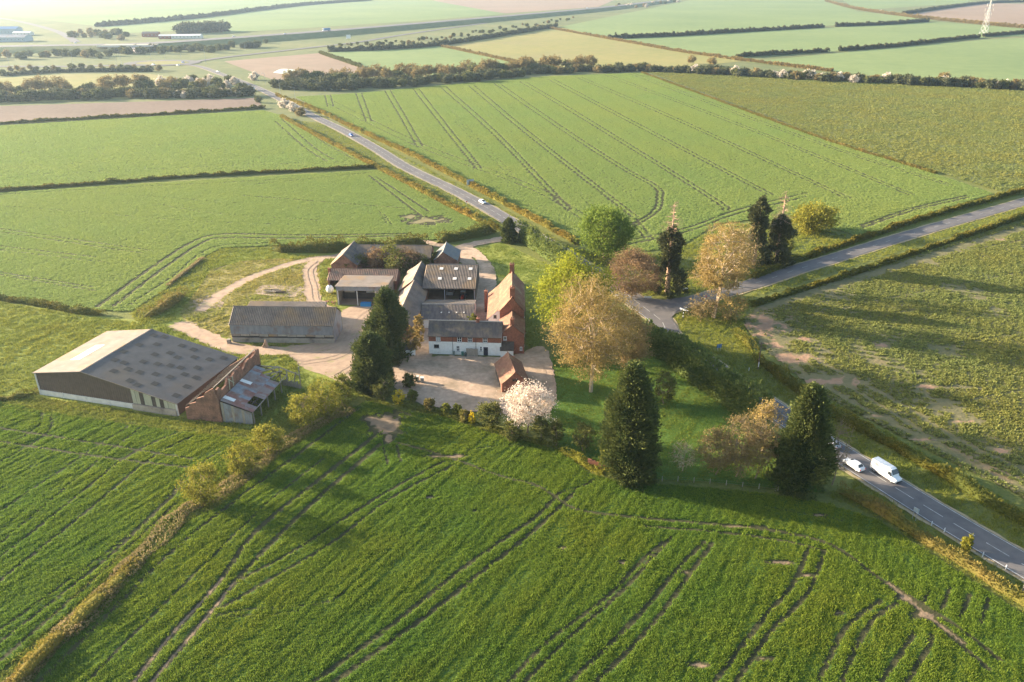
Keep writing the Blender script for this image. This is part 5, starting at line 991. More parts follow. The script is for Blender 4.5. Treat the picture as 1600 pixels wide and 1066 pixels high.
LINES = [(MAINLINE, 4.2), (SIDE, 3.8), (GL([(792, 372), (775, 375), (742, 381), (720, 388), (724, 400), (742, 425), (750, 450), (752, 480), (750, 505)]), 2.6), (GL([(700, 386), (640, 376), (560, 392), (524, 400), (480, 406), (430, 420), (385, 437), (345, 460), (312, 486)]), 1.8), (GL([(500, 404), (485, 418), (487, 440), (492, 470), (520, 490), (548, 505)]), 2.3), (GL([(275, 506), (320, 525), (370, 545), (440, 548), (510, 540), (560, 530)]), 2.6)]
BX = [(-110, 150, -66, 190), (-76, 187, -46, 208), (-52, 213, -35, 236), (-33, 188, -9, 237), (-58, 224, -34, 236), (-22, 179, 4, 213), (-6, 159, 5, 172)]
def grass(name, px, s, protos, smin, smax, label, seed, thin=.25):
    Q = jgrid(GL(px), s, seed); ok = np.ones(len(Q), bool)
    for e in EXC+([GL([(330, 420), (380, 408), (440, 404), (500, 408), (500, 480), (480, 545), (380, 535), (290, 520), (270, 490), (300, 465)])] if seed == 530 else []): ok &= ~pip(Q, e)
    for ln, d in LINES: ok &= dpoly(Q, smooth_line(ln, 5)) > d
    for x0, y0, x1, y1 in BX[1:]: ok &= ~((Q[:, 0] > x0) & (Q[:, 0] < x1) & (Q[:, 1] > y0) & (Q[:, 1] < y1))
    bl = [(-108.6+.9655*a-.2605*-1*0+.2605*b, 159.5-.2605*a+.9655*b) for a, b in ((-1, -1), (38, -1), (38, 24), (-1, 24))]
    ok &= ~pip(Q, bl); ok &= np.random.default_rng(seed).random(len(Q)) > thin*2*vnoise(Q, 4, seed)
    Q = Q[ok]; return scatter(name, Q, np.full(len(Q), -.03), protos, smin, smax, label, 'grass', seed)
grass('rough_grass', [(-160, 455), (0, 472), (140, 496), (215, 504), (300, 460), (345, 400), (425, 396), (520, 402), (500, 470), (470, 545), (470, 600), (400, 682), (290, 668), (60, 640), (-160, 620)], .62, TG, .8, 1.7, 'rough sunlit pasture grass around the farm sheds', 530, .2)
grass('lawn_grass', [(862, 562), (900, 542), (1010, 530), (1060, 562), (1190, 655), (1290, 772), (1100, 756), (960, 748), (870, 700), (852, 650), (868, 612)], .42, TL, .8, 1.5, 'mown garden lawn under the big trees', 540)
grass('paddock_grass', [(742, 390), (783, 380), (880, 425), (905, 450), (870, 500), (835, 548), (822, 540), (822, 440), (772, 432)], .55, TL, .9, 1.9, 'striped paddock grass behind the brick farmhouse', 550, .3)
grass('verge_grass', [(1052, 495), (1070, 482), (1120, 470), (1180, 470), (1160, 500), (1175, 545), (1260, 605), (1420, 695), (1600, 795), (1720, 860), (1720, 935), (1600, 862), (1412, 752), (1210, 623), (1110, 557), (1062, 522)], .55, TG, .7, 1.4, 'grass verge along the right side of the main road', 560, .2)
grass('verge_grass', [(1290, 775), (1370, 808), (1600, 958), (1720, 1030), (1720, 990), (1600, 905), (1340, 748)], .5, TG, .6, 1.2, 'grass verge and field margin along the left side of the main road', 570, .2)
grass('rough_grass', [(905, 390), (960, 398), (1020, 396), (1075, 382), (1120, 354), (1180, 348), (1240, 350), (1310, 364), (1345, 375), (1160, 440), (1080, 460), (1000, 462), (960, 440), (900, 402)], .8, TG, .9, 2.0, 'rough grass around the old conifers by the junction', 580, .3)
grass('garden_weeds', [(560, 618), (620, 630), (690, 645), (745, 660), (800, 676), (870, 696), (915, 735), (870, 706), (800, 686), (690, 655), (600, 640)], .5, TG, .7, 1.3, 'weeds along the bottom edge of the courtyard', 590, .2)
grass('field_margin_grass', [(370, 690), (400, 680), (470, 610), (560, 612), (548, 640), (440, 712), (345, 790), (262, 835), (60, 1030), (0, 1090), (-20, 1060), (120, 925), (282, 785)], .55, TG, .7, 1.5, 'grassy bank between the two near crop fields', 595, .2)
grass('verge_grass', [(1160, 470), (1240, 446), (1400, 395), (1600, 334), (1700, 300), (1700, 285), (1600, 318), (1400, 378), (1200, 440)], .75, TG, .7, 1.4, 'sunlit grass verge on the near side of the side road', 596, .2)
grass('verge_grass', [(1130, 452), (1200, 430), (1400, 362), (1600, 303), (1700, 272), (1700, 262), (1600, 294), (1400, 352), (1200, 420)], .75, TG, .7, 1.3, 'grass verge on the far side of the side road', 597, .2)
grass('verge_grass', [(440, 186), (520, 224), (600, 266), (700, 318), (780, 362), (800, 352), (700, 300), (600, 246), (500, 192)], .9, TG, .8, 1.5, 'grass verge on the near side of the distant main road', 598, .2)
grass('verge_grass', [(470, 168), (560, 210), (640, 250), (720, 290), (800, 334), (905, 392), (905, 405), (860, 382), (780, 332), (700, 286), (600, 232), (500, 180)], .9, TG, .8, 1.5, 'grass verge between the distant main road and the large field', 599, .2)
grass('barn_foot_grass', [(-60, 622), (60, 622), (280, 655), (390, 672), (405, 690), (300, 679), (85, 648), (-60, 632)], .45, TG, .7, 1.4, 'rough orange-tinged grass along the foot of the big barn', 601, .3)
grass('straw_grass', [(330, 420), (380, 408), (440, 404), (500, 408), (500, 480), (480, 545), (440, 562), (380, 535), (290, 520), (270, 490), (300, 465)], .55, TS, .8, 1.5, 'straw-yellow rough grass inside the loop of the farm track', 602, .35)
grass('straw_grass', [(40, 618), (70, 620), (290, 658), (290, 668), (60, 636)], .5, TS, .7, 1.2, 'orange dry grass strip right below the big barn wall', 603, .3)
grass('field_edge_grass', [(205, 490), (262, 452), (318, 404), (345, 389), (425, 386), (425, 396), (345, 402), (300, 462), (215, 506)], .6, TG, .8, 1.6, 'grassy field edge beside the curved tramlines', 604, .25)
grass('straw_grass', [(503, 432), (526, 444), (528, 482), (545, 484), (500, 482)], .5, TS, .7, 1.3, 'dry grass patch around the white tank', 605, .3)
grass('rough_grass', [(392, 672), (400, 650), (475, 582), (520, 596), (560, 612), (470, 660), (420, 690)], .5, TL, .9, 1.7, 'shaded grass right of the ruined barn', 606, .2)
# ------------------------------------------------------------------ vehicles
P_white = surf('white_paintwork', (0.62, 0.63, 0.65), None, rough=0.3, bstr=0, spec=.5)
P_blue = surf('blue_paintwork', (0.03, 0.10, 0.36), None, rough=0.3, bstr=0, spec=.5)
P_black = surf('black_trim', (0.02, 0.02, 0.022), None, rough=0.6, bstr=0)
P_rim = surf('alloy', (0.45, 0.45, 0.46), None, rough=0.4, bstr=0, metal=.7)
P_red = surf('red_lens', (0.45, 0.02, 0.02), None, rough=0.3, bstr=0)
P_lamp = surf('lamp_lens', (0.75, 0.75, 0.72), None, rough=0.2, bstr=0)
P_grey = surf('silver_paintwork', (0.42, 0.43, 0.45), None, rough=0.3, bstr=0, metal=.4)
def loft(secs, parent, name, mat, smooth=True):
    """secs: list of (x, [(y,z)...]) cross-sections joined along x"""
    V, F = [], []; k = len(secs[0][1])
    for x, q in secs: V += [(x, y, z) for y, z in q]
    for i in range(len(secs)-1):
        for j in range(k): F.append((i*k+j, i*k+(j+1) % k, (i+1)*k+(j+1) % k, (i+1)*k+j))
    F += [tuple(range(k)), tuple(range((len(secs)-1)*k, len(secs)*k))[::-1]]
    return MB().add(V, F).build(name, mat, parent)
def sec(w0, w1, z0, z1, b=.12): return [(-w0+b, z0), (w0-b, z0), (w0, z0+b), (w0, (z0+z1)*.5), (w1, z1-b), (w1-b*1.3, z1), (-w1+b*1.3, z1), (-w1, z1-b), (-w0, (z0+z1)*.5), (-w0, z0+b)]
def wheels(root, xs, hw, r):
    for x in xs:
        for s in (-1, 1):
            t = MB().tube((x, s*(hw-.22), r), (x, s*(hw+.01), r), r, r, 14).build('wheel', P_black, root)
            MB().tube((x, s*(hw+.012), r), (x, s*(hw+.03), r), r*.62, r*.55, 12).build('rim', P_rim, t)
def quad(root, name, mat, pts): return MB().add(pts, [tuple(range(len(pts)))]).build(name, mat, root)
def car(name, loc, rz, paint, label, est=False):
    c = empty(name, loc, rz, label, 'car'); Lc = 2.2
    loft([(-2.2, sec(.78, .74, .42, .80)), (-2.05, sec(.87, .82, .28, .92)), (-1.2, sec(.90, .84, .24, .95)), (0.6, sec(.90, .84, .24, .94)), (1.5, sec(.88, .80, .26, .86)), (2.05, sec(.82, .72, .30, .72)), (2.2, sec(.70, .62, .38, .60))], c, 'body', paint)
    b0 = -2.0 if est else -1.75
    cab = loft([(b0, sec(.80, .72, .90, .96, .03)), (b0+.42, sec(.80, .60, .90, 1.42, .08)), (-.2, sec(.82, .62, .90, 1.48, .08)), (.35, sec(.82, .60, .90, 1.42, .08)), (1.2, sec(.80, .70, .88, .93, .02))], c, 'cabin', paint)
    quad(c, 'windscreen', B_glass, [(1.16, -.66, .965), (1.16, .66, .965), (.42, .55, 1.415), (.42, -.55, 1.415)])
    quad(c, 'rear_window', B_glass, [(b0+.03, -.62, 1.0), (b0+.40, -.52, 1.42), (b0+.40, .52, 1.42), (b0+.03, .62, 1.0)])
    for s in (-1, 1):
        quad(c, 'side_window', B_glass, [(b0+.5, s*.812, .99), (.72, s*.812, .99), (.30, s*.67, 1.38), (b0+.6, s*.665, 1.38)])
        MB().box(2.06, s*.6-.14, .52, 2.2, s*.6+.14, .66).build('headlight', P_lamp, c); MB().box(-2.22, s*.66-.12, .62, -2.1, s*.66+.12, .82).build('tail_light', P_red, c)
        MB().box(.75, s*.92-.08, .95, .9, s*.92+.08, 1.07).build('mirror', paint, c)
    MB().box(-2.2, -.7, .25, -2.08, .7, .42).build('bumper', P_black, c); MB().box(2.12, -.6, .3, 2.24, .6, .42).build('grille', P_black, c)
    wheels(c, (-1.35, 1.35), .86, .32)
    return c
def heading(a, b): p, q = G(*a), G(*b); return math.atan2(q[1]-p[1], q[0]-p[0])
hd = heading((1340, 718), (1440, 781))
van = empty('delivery_van', (*G(1383, 745), .18), hd, 'long high-roofed white panel van driving towards the camera on the near road', 'van')
loft([(-3.0, sec(.90, .82, .42, 2.42, .1)), (-2.9, sec(.99, .88, .32, 2.56, .14)), (1.0, sec(1.0, .88, .30, 2.58, .14)), (1.45, sec(1.0, .86, .30, 2.46, .14)), (2.05, sec(.99, .84, .30, 1.62, .12)), (2.2, sec(.99, .84, .30, 1.28, .10)), (2.75, sec(.93, .80, .32, 1.08, .1)), (3.0, sec(.80, .72, .36, .86, .1))], van, 'body', P_white)
quad(van, 'windscreen', B_glass, [(2.06, -.80, 1.64), (2.06, .80, 1.64), (1.50, .78, 2.40), (1.50, -.78, 2.40)])
for s in (-1, 1):
    quad(van, 'side_window', B_glass, [(1.0, s*1.005, 1.45), (1.95, s*1.0, 1.35), (1.62, s*.94, 2.05), (1.05, s*.955, 2.1)]); MB().box(2.72, s*.68-.16, .8, 2.95, s*.68+.16, 1.0).build('headlight', P_lamp, van)
    MB().box(1.7, s*1.12-.1, 1.4, 1.85, s*1.12+.1, 1.8).build('mirror', P_black, van); MB().box(-3.02, s*.82-.07, .8, -2.95, s*.82+.07, 1.5).build('tail_light', P_red, van)
    MB().box(-2.6, s*1.003-.01, .55, 1.6, s*1.003+.01, .68).build('side_trim', P_black, van)
MB().box(2.88, -.72, .34, 3.06, .72, .6).build('bumper', P_black, van); wheels(van, (-1.9, 2.0), .96, .35)
car('white_car', (*G(1333, 731), .18), hd+math.pi, P_white, 'white hatchback driving away beside the white van')
car('silver_car', (*G(1297, 697), .18), hd+math.pi, P_grey, 'pale car half hidden behind the roadside conifer and bare twigs')
hf = heading((700, 288), (776, 330))
car('white_car', (*G(754, 318), .18), hf, P_white, 'white car coming towards the farm on the far road')
car('blue_car', (*G(549, 213), .18), heading((500, 187), (588, 233)), P_blue, 'blue car farthest along the main road')
for x, y, p, lb_ in ((286, 98.5, P_blue, 'bluish car at the hazy roundabout'), (278, 103, P_white, 'white van-like car at the near edge of the roundabout'), (341, 113, P_white, 'white car on the approach below the roundabout'), (240, 102, P_white, 'pale car on the left edge of the roundabout')):
    c = car('car', (*G(x, y), .11), R(-30), p, lb_)
# tractor under the hay barn
P_tred = surf('tractor_red', (0.42, 0.07, 0.035), None, rough=.5, bstr=0)
tr = empty('red_tractor', (-14.6, 217.5, .06), R(-100), 'red tractor parked under the open hay barn', 'tractor')
loft([(-.2, sec(.38, .36, .75, 1.55, .06)), (1.3, sec(.36, .34, .75, 1.5, .08)), (1.75, sec(.30, .28, .78, 1.35, .08))], tr, 'bonnet', P_tred)
MB().box(-1.3, -.62, .9, -.2, .62, 1.25).build('chassis', P_black, tr); MB().box(-1.4, -.7, 2.45, -.15, .7, 2.58).build('cab_roof', P_white, tr)
for x, y in ((-1.3, -.62), (-1.3, .62), (-.25, -.62), (-.25, .62)): MB().beam((x, y, 1.25), (x, y, 2.45), .07, .07).build('cab_pillar', P_black, tr)
for x, r_, hw in ((-.9, .8, .95), (1.3, .45, .8)):
    for s in (-1, 1):
        t_ = MB().tube((x, s*(hw-.4), r_), (x, s*hw, r_), r_, r_, 16).build('wheel', P_black, tr); MB().tube((x, s*(hw+.002), r_), (x, s*(hw+.02), r_), r_*.55, r_*.5, 12).build('rim', P_tred, t_)
hb = empty('grain_trailer', (-18.5, 221, .06), R(-95), 'grey farm trailer beside the tractor in the hay barn', 'trailer')
MB().box(-2, -1, .9, 2, -.9, 1.9).box(-2, .9, .9, 2, 1, 1.9).box(-2, -.9, .9, -1.9, .9, 1.9).box(1.9, -.9, .9, 2, .9, 1.9).build('side', P_grey, hb); MB().box(-1.9, -.9, .85, 1.9, .9, 1.0).build('bed', P_black, hb); wheels(hb, (0,), .95, .5)
gv = empty('box_trailer', (*G(594, 502), 0), R(85), 'pale box trailer standing beside the tall yard conifer', 'trailer')
MB().box(-2.4, -1.1, .6, 2.4, 1.1, 2.9).build('box', surf('pale_green_box', (.55, .62, .58), (.48, .55, .52), 1, .6, 0), gv); MB().box(-2.42, -1.12, 2.9, 2.42, 1.12, 2.98).build('roof', P_white, gv); wheels(gv, (-.6, .6), 1.0, .4)
# ------------------------------------------------------------------ poles, signs, small things
Z_post = surf('galvanised_post', (.38, .39, .40), None, rough=.5, bstr=0, metal=.4)
Z_back = surf('sign_back', (.27, .33, .38), None, rough=.6, bstr=0)
Z_wood = surf('pole_wood', (.09, .065, .05), (.14, .10, .08), 2, .9, .2)
Z_red = surf('sign_red', (.55, .03, .03), None, rough=.5, bstr=0)
Z_yel = surf('sign_yellow', (.65, .42, .03), None, rough=.5, bstr=0)
Z_blue = surf('sign_blue', (.08, .17, .32), None, rough=.5, bstr=0)
def pole(px, py, top, label):
    h = HT(px, py, top); o = empty('telegraph_pole', (*G(px, py), 0), 0, label, 'pole'); MB().tube((0, 0, 0), (0, 0, h), .15, .1, 8).build('pole', Z_wood, o); MB().box(-.6, -.06, h-.6, .6, .06, h-.45).build('cross_arm', Z_wood, o); MB().tube((0, -.17, .9), (0, -.17, 2.2), .12, .12, 8).build('pale_band', B_plinth, o)
pole(1184, 578, 534, 'dark telegraph pole at the hedge right of the main road')
def sign(name, px, py, w_, h_, zb, rz, face, back, label, posts=2, shape='rect'):
    o = empty(name, (*G(px, py), 0), rz, label, 'sign')
    for k in range(posts): x = 0 if posts == 1 else (-.3+.6*k)*w_; MB().tube((x, .08, 0), (x, .08, zb+h_), .05, .05, 6).build('post', Z_post, o)
    if shape == 'rect': pl_ = MB().box(-w_/2, -.02, zb, w_/2, .02, zb+h_)
    elif shape == 'tri': pl_ = MB().prism([(-w_/2, -.02, zb+h_), (w_/2, -.02, zb+h_), (0, -.02, zb)], (0, .04, 0))
    else: pl_ = MB().tube((0, -.02, zb+h_/2), (0, .02, zb+h_/2), h_/2, h_/2, 18)
    p = pl_.build('panel', back, o); quad(o, 'face', face, [(-w_/2+.05, -.025, zb+.05), (w_/2-.05, -.025, zb+.05), (w_/2-.05, -.025, zb+h_-.05), (-w_/2+.05, -.025, zb+h_-.05)]) if shape == 'rect' and face is not back else None
    return o
sign('direction_sign', 735, 292, 3.4, 2.4, 1.0, R(20), Z_back, Z_back, 'large grey-blue backed road sign beside the far main road', 2)
sg1 = sign('give_way_sign', 1102, 473, .9, .8, 1.5, R(-10), None, P_white, 'triangular give way sign seen beside the junction tree', 1, 'tri')
MB().prism([(-.3, -.03, 2.2), (.3, -.03, 2.2), (0, -.03, 1.65)], (0, .004, 0)).build('red_border', Z_red, sg1)
c_ = sign('chevron_sign', 1070, 461, 1.5, .75, 1.5, R(12), P_white, P_white, 'white direction arrow sign on the far side of the junction', 1)
quad(c_, 'arrow_mark', P_black, [(-.45, -.03, 1.8), (.15, -.03, 1.8), (.45, -.03, 1.9), (.15, -.03, 2.0), (-.45, -.03, 2.0)])
sign('name_board', 1012, 468, 2.2, .5, .5, R(-4), P_white, P_white, 'low white name board at the junction corner under the trees', 2)
sign('road_sign', 1123, 549, 1.4, 1.0, 1.0, R(-160), P_white, Z_blue, 'blue-backed road sign on the grass verge below the junction', 2)
sign('road_sign', 1428, 812, 1.0, 0.9, 1.6, R(125), P_white, Z_back, 'road sign seen edge-on beside the near road', 2)
sp_ = sign('speed_sign', 729, 321, .9, .9, 1.2, R(25), None, P_white, 'small round red and white sign on the left verge of the far road', 1, 'round')
MB().tube((.12, -.025, 1.65), (.12, -.05, 1.65), .3, .3, 16).build('red_disc', Z_red, sp_)
fp = empty('finger_post', (*G(1067, 498), 0), R(20), 'white wooden finger post with four arms at the junction corner', 'signpost')
for k in range(7): MB().tube((0, 0, k*.5), (0, 0, k*.5+.5), .08, .08, 8).build('post_band', P_white if k % 2 else P_black, fp)
for a, z in ((20, 2.9), (110, 2.6), (200, 2.9), (300, 2.6)):
    d = Vector((math.cos(R(a)), math.sin(R(a)), 0)); n_ = Vector((-d.y, d.x, 0))*.03
    MB().prism([d*.1-n_+Vector((0, 0, z)), d*1.3-n_+Vector((0, 0, z)), d*1.45-n_+Vector((0, 0, z+.15)), d*1.3-n_+Vector((0, 0, z+.3)), d*.1-n_+Vector((0, 0, z+.3))], n_*2).build('arm', P_white, fp)
for i, (x, y) in enumerate([(1475, 832), (1571, 890), (1170, 580), (1535, 870), (1455, 822)]):
    o = MB().box(-.06, -.05, 0, .06, .05, .95).box(-.065, -.055, .65, .065, .055, .8).build('verge_marker', P_white); o.location = (*G(x, y), 0)
    tag(o, ['white verge marker post left of the lone verge bush', 'white verge marker post near the bottom right corner', 'white marker post on the verge right of the evergreen hedge', 'verge marker post just right of the lone verge bush', 'verge marker post just below the edge-on road sign'][i], 'marker post', 'verge marker posts')
pst = MB().tube((0, 0, 0), (0, 0, 3.6), .16, .14, 8).build('timber_post', B_timber); pst.location = (*G(1598, 925), 0); tag(pst, 'grey timber post at the right edge by the near road', 'post')
def lamp(px, py, top, label, dx=2.0):
    h = HT(px, py, top); o = empty('street_lamp', (*G(px, py), 0), 0, label, 'street lamp', 'street lamps by the hazy roads'); MB().tube((0, 0, 0), (0, 0, h), .16, .09, 6).build('column', Z_post, o); MB().tube((0, 0, h), (-dx, 0, h+.3), .07, .06, 5).build('arm', Z_post, o); MB().box(-dx-.8, -.2, h+.2, -dx, .2, h+.4).build('lamp_head', B_plinth, o)
for i, (x, y, t) in enumerate([(462, 161, 137), (438, 148, 124), (415, 132, 115), (14, 100, 75), (115, 103, 81), (237, 95, 76), (258, 93, 84), (322, 101, 78), (383, 78, 68), (283, 90, 82), (182, 99, 88), (190, 100, 85)]):
    lamp(x, y, t, ['street lamp at the corner of the large field', 'street lamp with twin heads beside the dark round bush', 'street lamp at the far end of the main road'][i] if i < 3 else 'tall lamp column near the hazy roundabout and motorway')
# pylon on the far hillside
py_ = empty('electricity_pylon', (*G(1537, 53), 0), R(25), 'tall lattice electricity pylon on the far right hillside', 'pylon')
hp = 52.0; m_ = MB()
def half(z): return 4.2*(1-z/hp)**1.3+.6
lv = [0, 8, 15, 21, 27, 32, 36, 40, 44, 48, 52]
for z0, z1 in zip(lv[:-1], lv[1:]):
    a, b = half(z0), half(z1)
    for sx, sy in ((-1, -1), (1, -1), (1, 1), (-1, 1)): m_.beam((sx*a, sy*a, z0), (sx*b, sy*b, z1), .35, .35)
    for (p, q) in (((-1, -1), (1, -1)), ((1, -1), (1, 1)), ((1, 1), (-1, 1)), ((-1, 1), (-1, -1))):
        m_.beam((p[0]*a, p[1]*a, z0), (q[0]*b, q[1]*b, z1), .2, .2); m_.beam((q[0]*a, q[1]*a, z0), (p[0]*b, p[1]*b, z1), .2, .2)
m_.build('tower', Z_post, py_)
for z, L_ in ((30, 7.5), (37, 9.5), (44, 7)):
    for s in (-1, 1):
        ar = MB(); ar.beam((s*half(z), 0, z), (s*L_, 0, z+.6), .3, .3); ar.beam((s*half(z+2.5), 0, z+2.5), (s*L_, 0, z+.6), .25, .25); a_ = ar.build('cross_arm', Z_post, py_); MB().tube((s*L_, 0, z+.5), (s*L_, 0, z-3), .25, .25, 6).build('insulator', B_plinth, a_)
# garden wall, log pile, white tank, debris
gw = empty('broken_brick_wall', (*G(918, 728), 0), R(-22), 'short curved red brick garden wall left of the big garden conifer', 'wall')
for k in range(6): MB().box(k*.75, -.02*k*k*.35, 0, k*.75+.76, .25-.02*k*k*.35, 1.6-.13*k).build('wall_length', B_brick, gw)
lp = empty('log_pile', (*G(430, 457), 0), R(-5), 'heap of old timber on the bare concrete pad', 'log pile')
for k in range(26):
    a = rr.uniform(-.5, .5); z = .12+.16*(k//8); x, y = rr.uniform(-2.2, 2.2), rr.uniform(-.9, .9); L_ = rr.uniform(.8, 1.9)
    MB().beam((x-L_*math.cos(a), y-L_*math.sin(a), z), (x+L_*math.cos(a), y+L_*math.sin(a), z+rr.uniform(0, .3)), .2, .16).build('timber', B_timber if k % 2 else B_timberd, lp)
wt = empty('white_tank', (*G(516, 458), 0), 0, 'round white plastic tank at the left end of the implement shed', 'tank')
_w = MB()
for k in range(6): a0, a1 = k*math.pi/6-math.pi/2, (k+1)*math.pi/6-math.pi/2; _w.tube((0, 0, 1.3+1.3*math.sin(a0)), (0, 0, 1.3+1.3*math.sin(a1)), max(.02, 1.2*math.cos(a0)), max(.02, 1.2*math.cos(a1)), 14)
_w.build('shell', P_white, wt); MB().tube((0, 0, 2.55), (0, 0, 2.75), .3, .3, 10).build('lid', P_black, wt)
rb = empty('rubble_heap', (*G(514, 474), 0), 0, 'heap of broken bricks beside the white tank', 'rubble')
for k in range(18): x, y = rr.gauss(0, 1.1), rr.gauss(0, .8); z = max(0, .45-.25*math.hypot(x, y)); MB().box(-.2, -.13, 0, .2, .13, .22).build('brick', B_brick_old, rb, (x, y, z), rr.random()*3)
stp = MB().tube((0, 0, 0), (-.3, 0, 2.2), .4, .25, 7).tube((-.3, 0, 1.9), (-1.2, 0, .1), .2, .25, 6).build('dead_stump', V_dead); stp.location = (*G(418, 543), 0); tag(stp, 'pale broken tree stump in front of the long corrugated shed', 'stump')
for i, (x, y, z_) in enumerate([(652, 596, 1.3), (660, 598, 1.3)]):
    o = empty('stone_pier', (*G(x, y), 0), 0, ['left stone pier standing in the gravel courtyard', 'right stone pier standing in the gravel courtyard'][i], 'pier', 'stone piers'); MB().box(-.35, -.35, 0, .35, .35, z_).build('shaft', B_block, o); MB().box(-.45, -.45, z_, .45, .45, z_+.15).build('cap', B_plinth, o)
for i, (x, y) in enumerate([(723, 556), (728, 557), (709, 555)]):
    o = empty('wheeled_bin', (*G(x, y), 0), R(rr.uniform(-9, 9)), ['left green bin by the white wall', 'right dark bin by the white wall', 'grey-green bin under the drainpipe of the white wing'][i], 'bin', 'bins by the farmhouse'); bm_ = surf('bin_%d' % i, [(.05, .16, .12), (.06, .08, .08), (.16, .2, .18)][i], None, rough=.6, bstr=0); MB().prism([(-.25, -.3, 0), (.25, -.3, 0), (.3, -.35, 1.0), (-.3, -.35, 1.0)], (0, .6, 0)).build('body', bm_, o); MB().box(-.33, -.4, 1.0, .33, .3, 1.08).build('lid', bm_, o)
# post and wire fences: garden edge
fc = empty('garden_fence', (0, 0, 0), 0, 'thin post fence along the shaded lawn edge above the foreground crop', 'fence')
Lf = resample(GL([(1010, 752), (1060, 752), (1120, 757), (1180, 763), (1215, 768)]), 3.0)
for p in Lf: MB().box(p[0]-.05, p[1]-.05, 0, p[0]+.05, p[1]+.05, 1.15).build('post', B_timber, fc)
for z in (.5, .95):
    w_ = MB()
    for a, b in zip(Lf[:-1], Lf[1:]): w_.beam((*a, z), (*b, z), .006, .006)
    w_.build('wire', Z_post, fc)
gt = empty('field_gate', (*G(787, 374), 0), R(-60), 'pale timber gate at the farm entrance', 'gate')
for k in range(5): MB().box(0, 0, .25+k*.24, 3.4, .04, .35+k*.24).build('bar', B_board, gt)
for x in (-.1, 3.4): MB().box(x, -.05, 0, x+.14, .09, 1.45).build('post', B_timber, gt)
# ------------------------------------------------------------------ motorway, roundabout, distant buildings
def bank(name, line, hw, zt, slope, mat, roadmat, label=None):
    L = resample(smooth_line(line, 8), 25); T = np.gradient(L, axis=0); T /= np.linalg.norm(T, axis=1)[:, None]; N = np.stack([-T[:, 1], T[:, 0]], 1); V = []
    for j in range(len(L)):
        for o_, z in ((-hw-slope, -.1), (-hw-1, zt), (hw+1, zt), (hw+slope, -.1)): V.append((*(L[j]+N[j]*o_), z))
    F = [(j*4+q, j*4+q+1, j*4+5+q, j*4+4+q) for j in range(len(L)-1) for q in range(3)]
    b_ = link(name, npmesh(name, V, F), mat); b_['kind'] = 'structure'
    V, F = ribbon(L, hw, zt+.12); o = link('carriageway', npmesh('carriageway', V, F), roadmat, b_)
    return b_
MW = GL([(-200, 76), (0, 73), (130, 71), (200, 70), (330, 62), (520, 48), (700, 33), (830, 22), (950, 11), (1050, -1)], 6)
bank('motorway_embankment', MW, 14, 6.5, 14, M_far_grass, M_asphalt)
SLIP = GL([(300, 97), (350, 90), (420, 82), (500, 73), (560, 66), (640, 53), (760, 36)])
road('slip_road', SLIP, 5, .2, M_asphalt, step=15)
SL2 = GL([(-160, 106), (0, 104), (100, 104), (200, 102), (235, 101)]); road('lower_slip_road', SL2, 5, .2, M_asphalt, step=15)
SL3 = GL([(-60, 27), (0, 29), (40, 36), (85, 48), (110, 60), (118, 66)]); road('hazy_side_road', SL3, 6, .2, M_asphalt, step=15)
RC = G(254, 98.5); circ = [(RC[0]+34*math.cos(t), RC[1]+26*math.sin(t)) for t in np.linspace(0, 2*math.pi, 41)]
V, F = ribbon(np.array(circ), 6, .24); o = link('roundabout', npmesh('roundabout', V, F), M_asphalt); o['kind'] = 'structure'
flat('roundabout_island', [(RC[0]+27.5*math.cos(t), RC[1]+19.5*math.sin(t)) for t in np.linspace(0, 2*math.pi, 36)[:-1]], .26, M_far_yellow)
br = empty('motorway_bridge', (*G(200, 82), 0), R(4), 'pale concrete motorway bridge with sloping abutment behind the roundabout', 'bridge')
MB().box(-38, 6, 5.2, 26, 36, 6.9).build('deck', B_block, br); MB().box(-38, 5.4, 6.0, 26, 5.9, 7.9).build('parapet', B_plinth, br); MB().prism([(2, 4, 5.2), (12, 4, 5.2), (26, -14, .3), (14, -14, .3)], (0, 0, .3)).build('abutment_slope', surf('sunlit_concrete', (.62, .50, .40), (.55, .45, .36), .2, .9, 0), br); MB().box(-26, 7, 0, -22, 34, 5.2).build('pier', B_plinth, br)
def fbuild(name, px, py, w_, d_, h_, rz, wall, roof, label, zr=None):
    o = empty(name, (*G(px, py), 0), rz, label, 'building'); zr = zr or h_*1.45
    gable(o, w_, d_, h_, h_, zr, d_/2, wall, roof, pitch=1.0, amp=.04, oh=.5)
    nw = int(w_//5)
    for k in range(nw): window(o, (w_*(k+.5)/nw-.8, 0, h_*.4), UX, NF, 1.6, 1.4, (1, 0), sill=False)
    return o
fbuild('service_building', 268, 61, 42, 16, 4.5, R(6), B_plinth, B_lightw, 'long white roadside building beyond the motorway', 6.0)
fbuild('service_building', 248, 61, 18, 12, 4, R(6), B_brick, B_plinth, 'small white-roofed house beside the long white roadside building', 6)
fbuild('brick_cottage', 222, 58, 24, 12, 5, R(4), B_brick, B_slate, 'dark roofed cottage left of the white roadside building')
fbuild('warehouse', -30, 66, 60, 26, 6, R(4), Z_back, B_tin, 'blue-grey warehouse at the far left edge', 9)
fbuild('warehouse', -20, 55, 46, 20, 9, R(4), Z_back, Z_blue, 'taller dark blue warehouse at the far left edge', 12)
fbuild('farm_shed', 20, 56, 26, 14, 4, R(6), B_plinth, B_lightw, 'small white-roofed shed beside the warehouses')
for k in range(9):
    far_tree('d', 285+k*8, 53-k*.5, 15, 'tall dark conifer in the block beside the white roadside building', 'tree', 'dark conifer block by the roadside building', name='windbreak_conifer', r=rr)
lo = empty('lorry', (*G(506, 49, 6.6), 6.6), heading((506, 49), (530, 47)), 'blue articulated lorry on the far motorway', 'lorry')
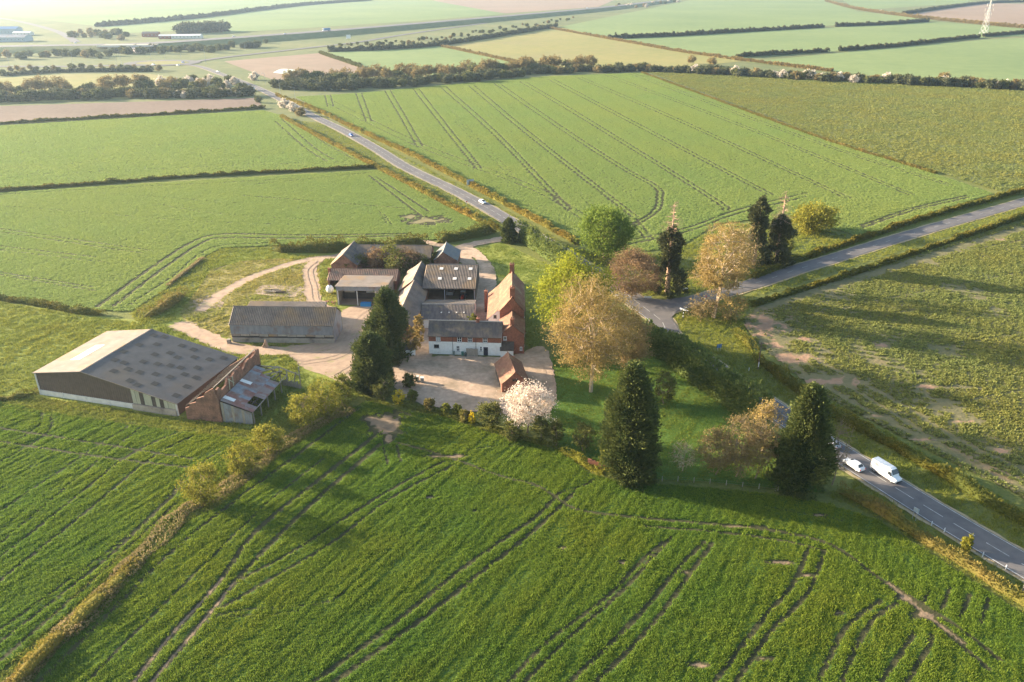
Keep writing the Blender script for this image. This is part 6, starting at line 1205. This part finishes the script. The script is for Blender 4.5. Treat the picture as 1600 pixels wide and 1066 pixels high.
MB().box(0, -1.3, 1.1, 14, 1.3, 4.3).build('trailer', surf('lorry_blue', (.09, .2, .36), None, bstr=0), lo); MB().box(-2.6, -1.25, .6, -.3, 1.25, 3.7).build('cab', P_white, lo); wheels(lo, (-1.6, 2.0, 10.5, 11.8, 13.0), 1.2, .5)
quad(lo, 'windscreen', B_glass, [(-2.61, -1.1, 2.2), (-2.61, 1.1, 2.2), (-2.61, 1.1, 3.3), (-2.61, -1.1, 3.3)])
sign('motorway_sign', 545, 65, 6.0, 5.0, 4.0, R(15), P_white, P_white, 'large white road sign beside the slip road', 2)
sign('motorway_sign', 917, 17, 6.0, 4.0, 4.0, R(15), P_white, P_white, 'white road sign far along the motorway', 2)
sign('motorway_sign', 395, 146, 4.6, 3.6, 1.2, R(10), P_white, P_white, 'large white road sign where the main road leaves the hazy trees', 2)
sign('route_sign', 529, 54, 3, 3, 2, R(15), Z_yel, Z_yel, 'small yellow sign on the motorway verge', 2)
for x, y, lb_ in ((365, 57.5, 'white vehicle on the hazy motorway above the slip road'), (445, 53.5, 'pale vehicle on the hazy motorway behind the lorry'), (118, 68, 'white lorry-like vehicle on the hazy road at the far left')):
    z = 6.6; o = car('car', (*G(x, y, z), z) if y < 60 else (*G(x, y), .3), heading((300, 64), (500, 49)), P_white, lb_)
Wm, _n2, _b2 = newmat('pond_water'); _b2.inputs['Base Color'].default_value = (.25, .28, .3, 1); _b2.inputs['Roughness'].default_value = .12
blob('pond', [(426, 113.5), (440, 108), (458, 109), (474, 112), (452, 116)], .06, Wm, 1)
# ------------------------------------------------------------------ haze
hz, hn, hb_ = newmat('haze'); hn.nodes.remove(hb_)
vp = hn.nodes.new('ShaderNodeVolumePrincipled'); vp.inputs['Color'].default_value = (.55, .74, 1.0, 1); vp.inputs['Density'].default_value = 0.000075; vp.inputs['Anisotropy'].default_value = 0.5
hn.links.new(vp.outputs[0], hn.nodes['Material Output'].inputs['Volume'])
ho = MB().box(-7300, -600, -1.3, 7300, 9300, 92).build('haze', hz); ho['kind'] = 'stuff'; tag(ho, 'thin bright morning haze over the whole valley', 'haze')
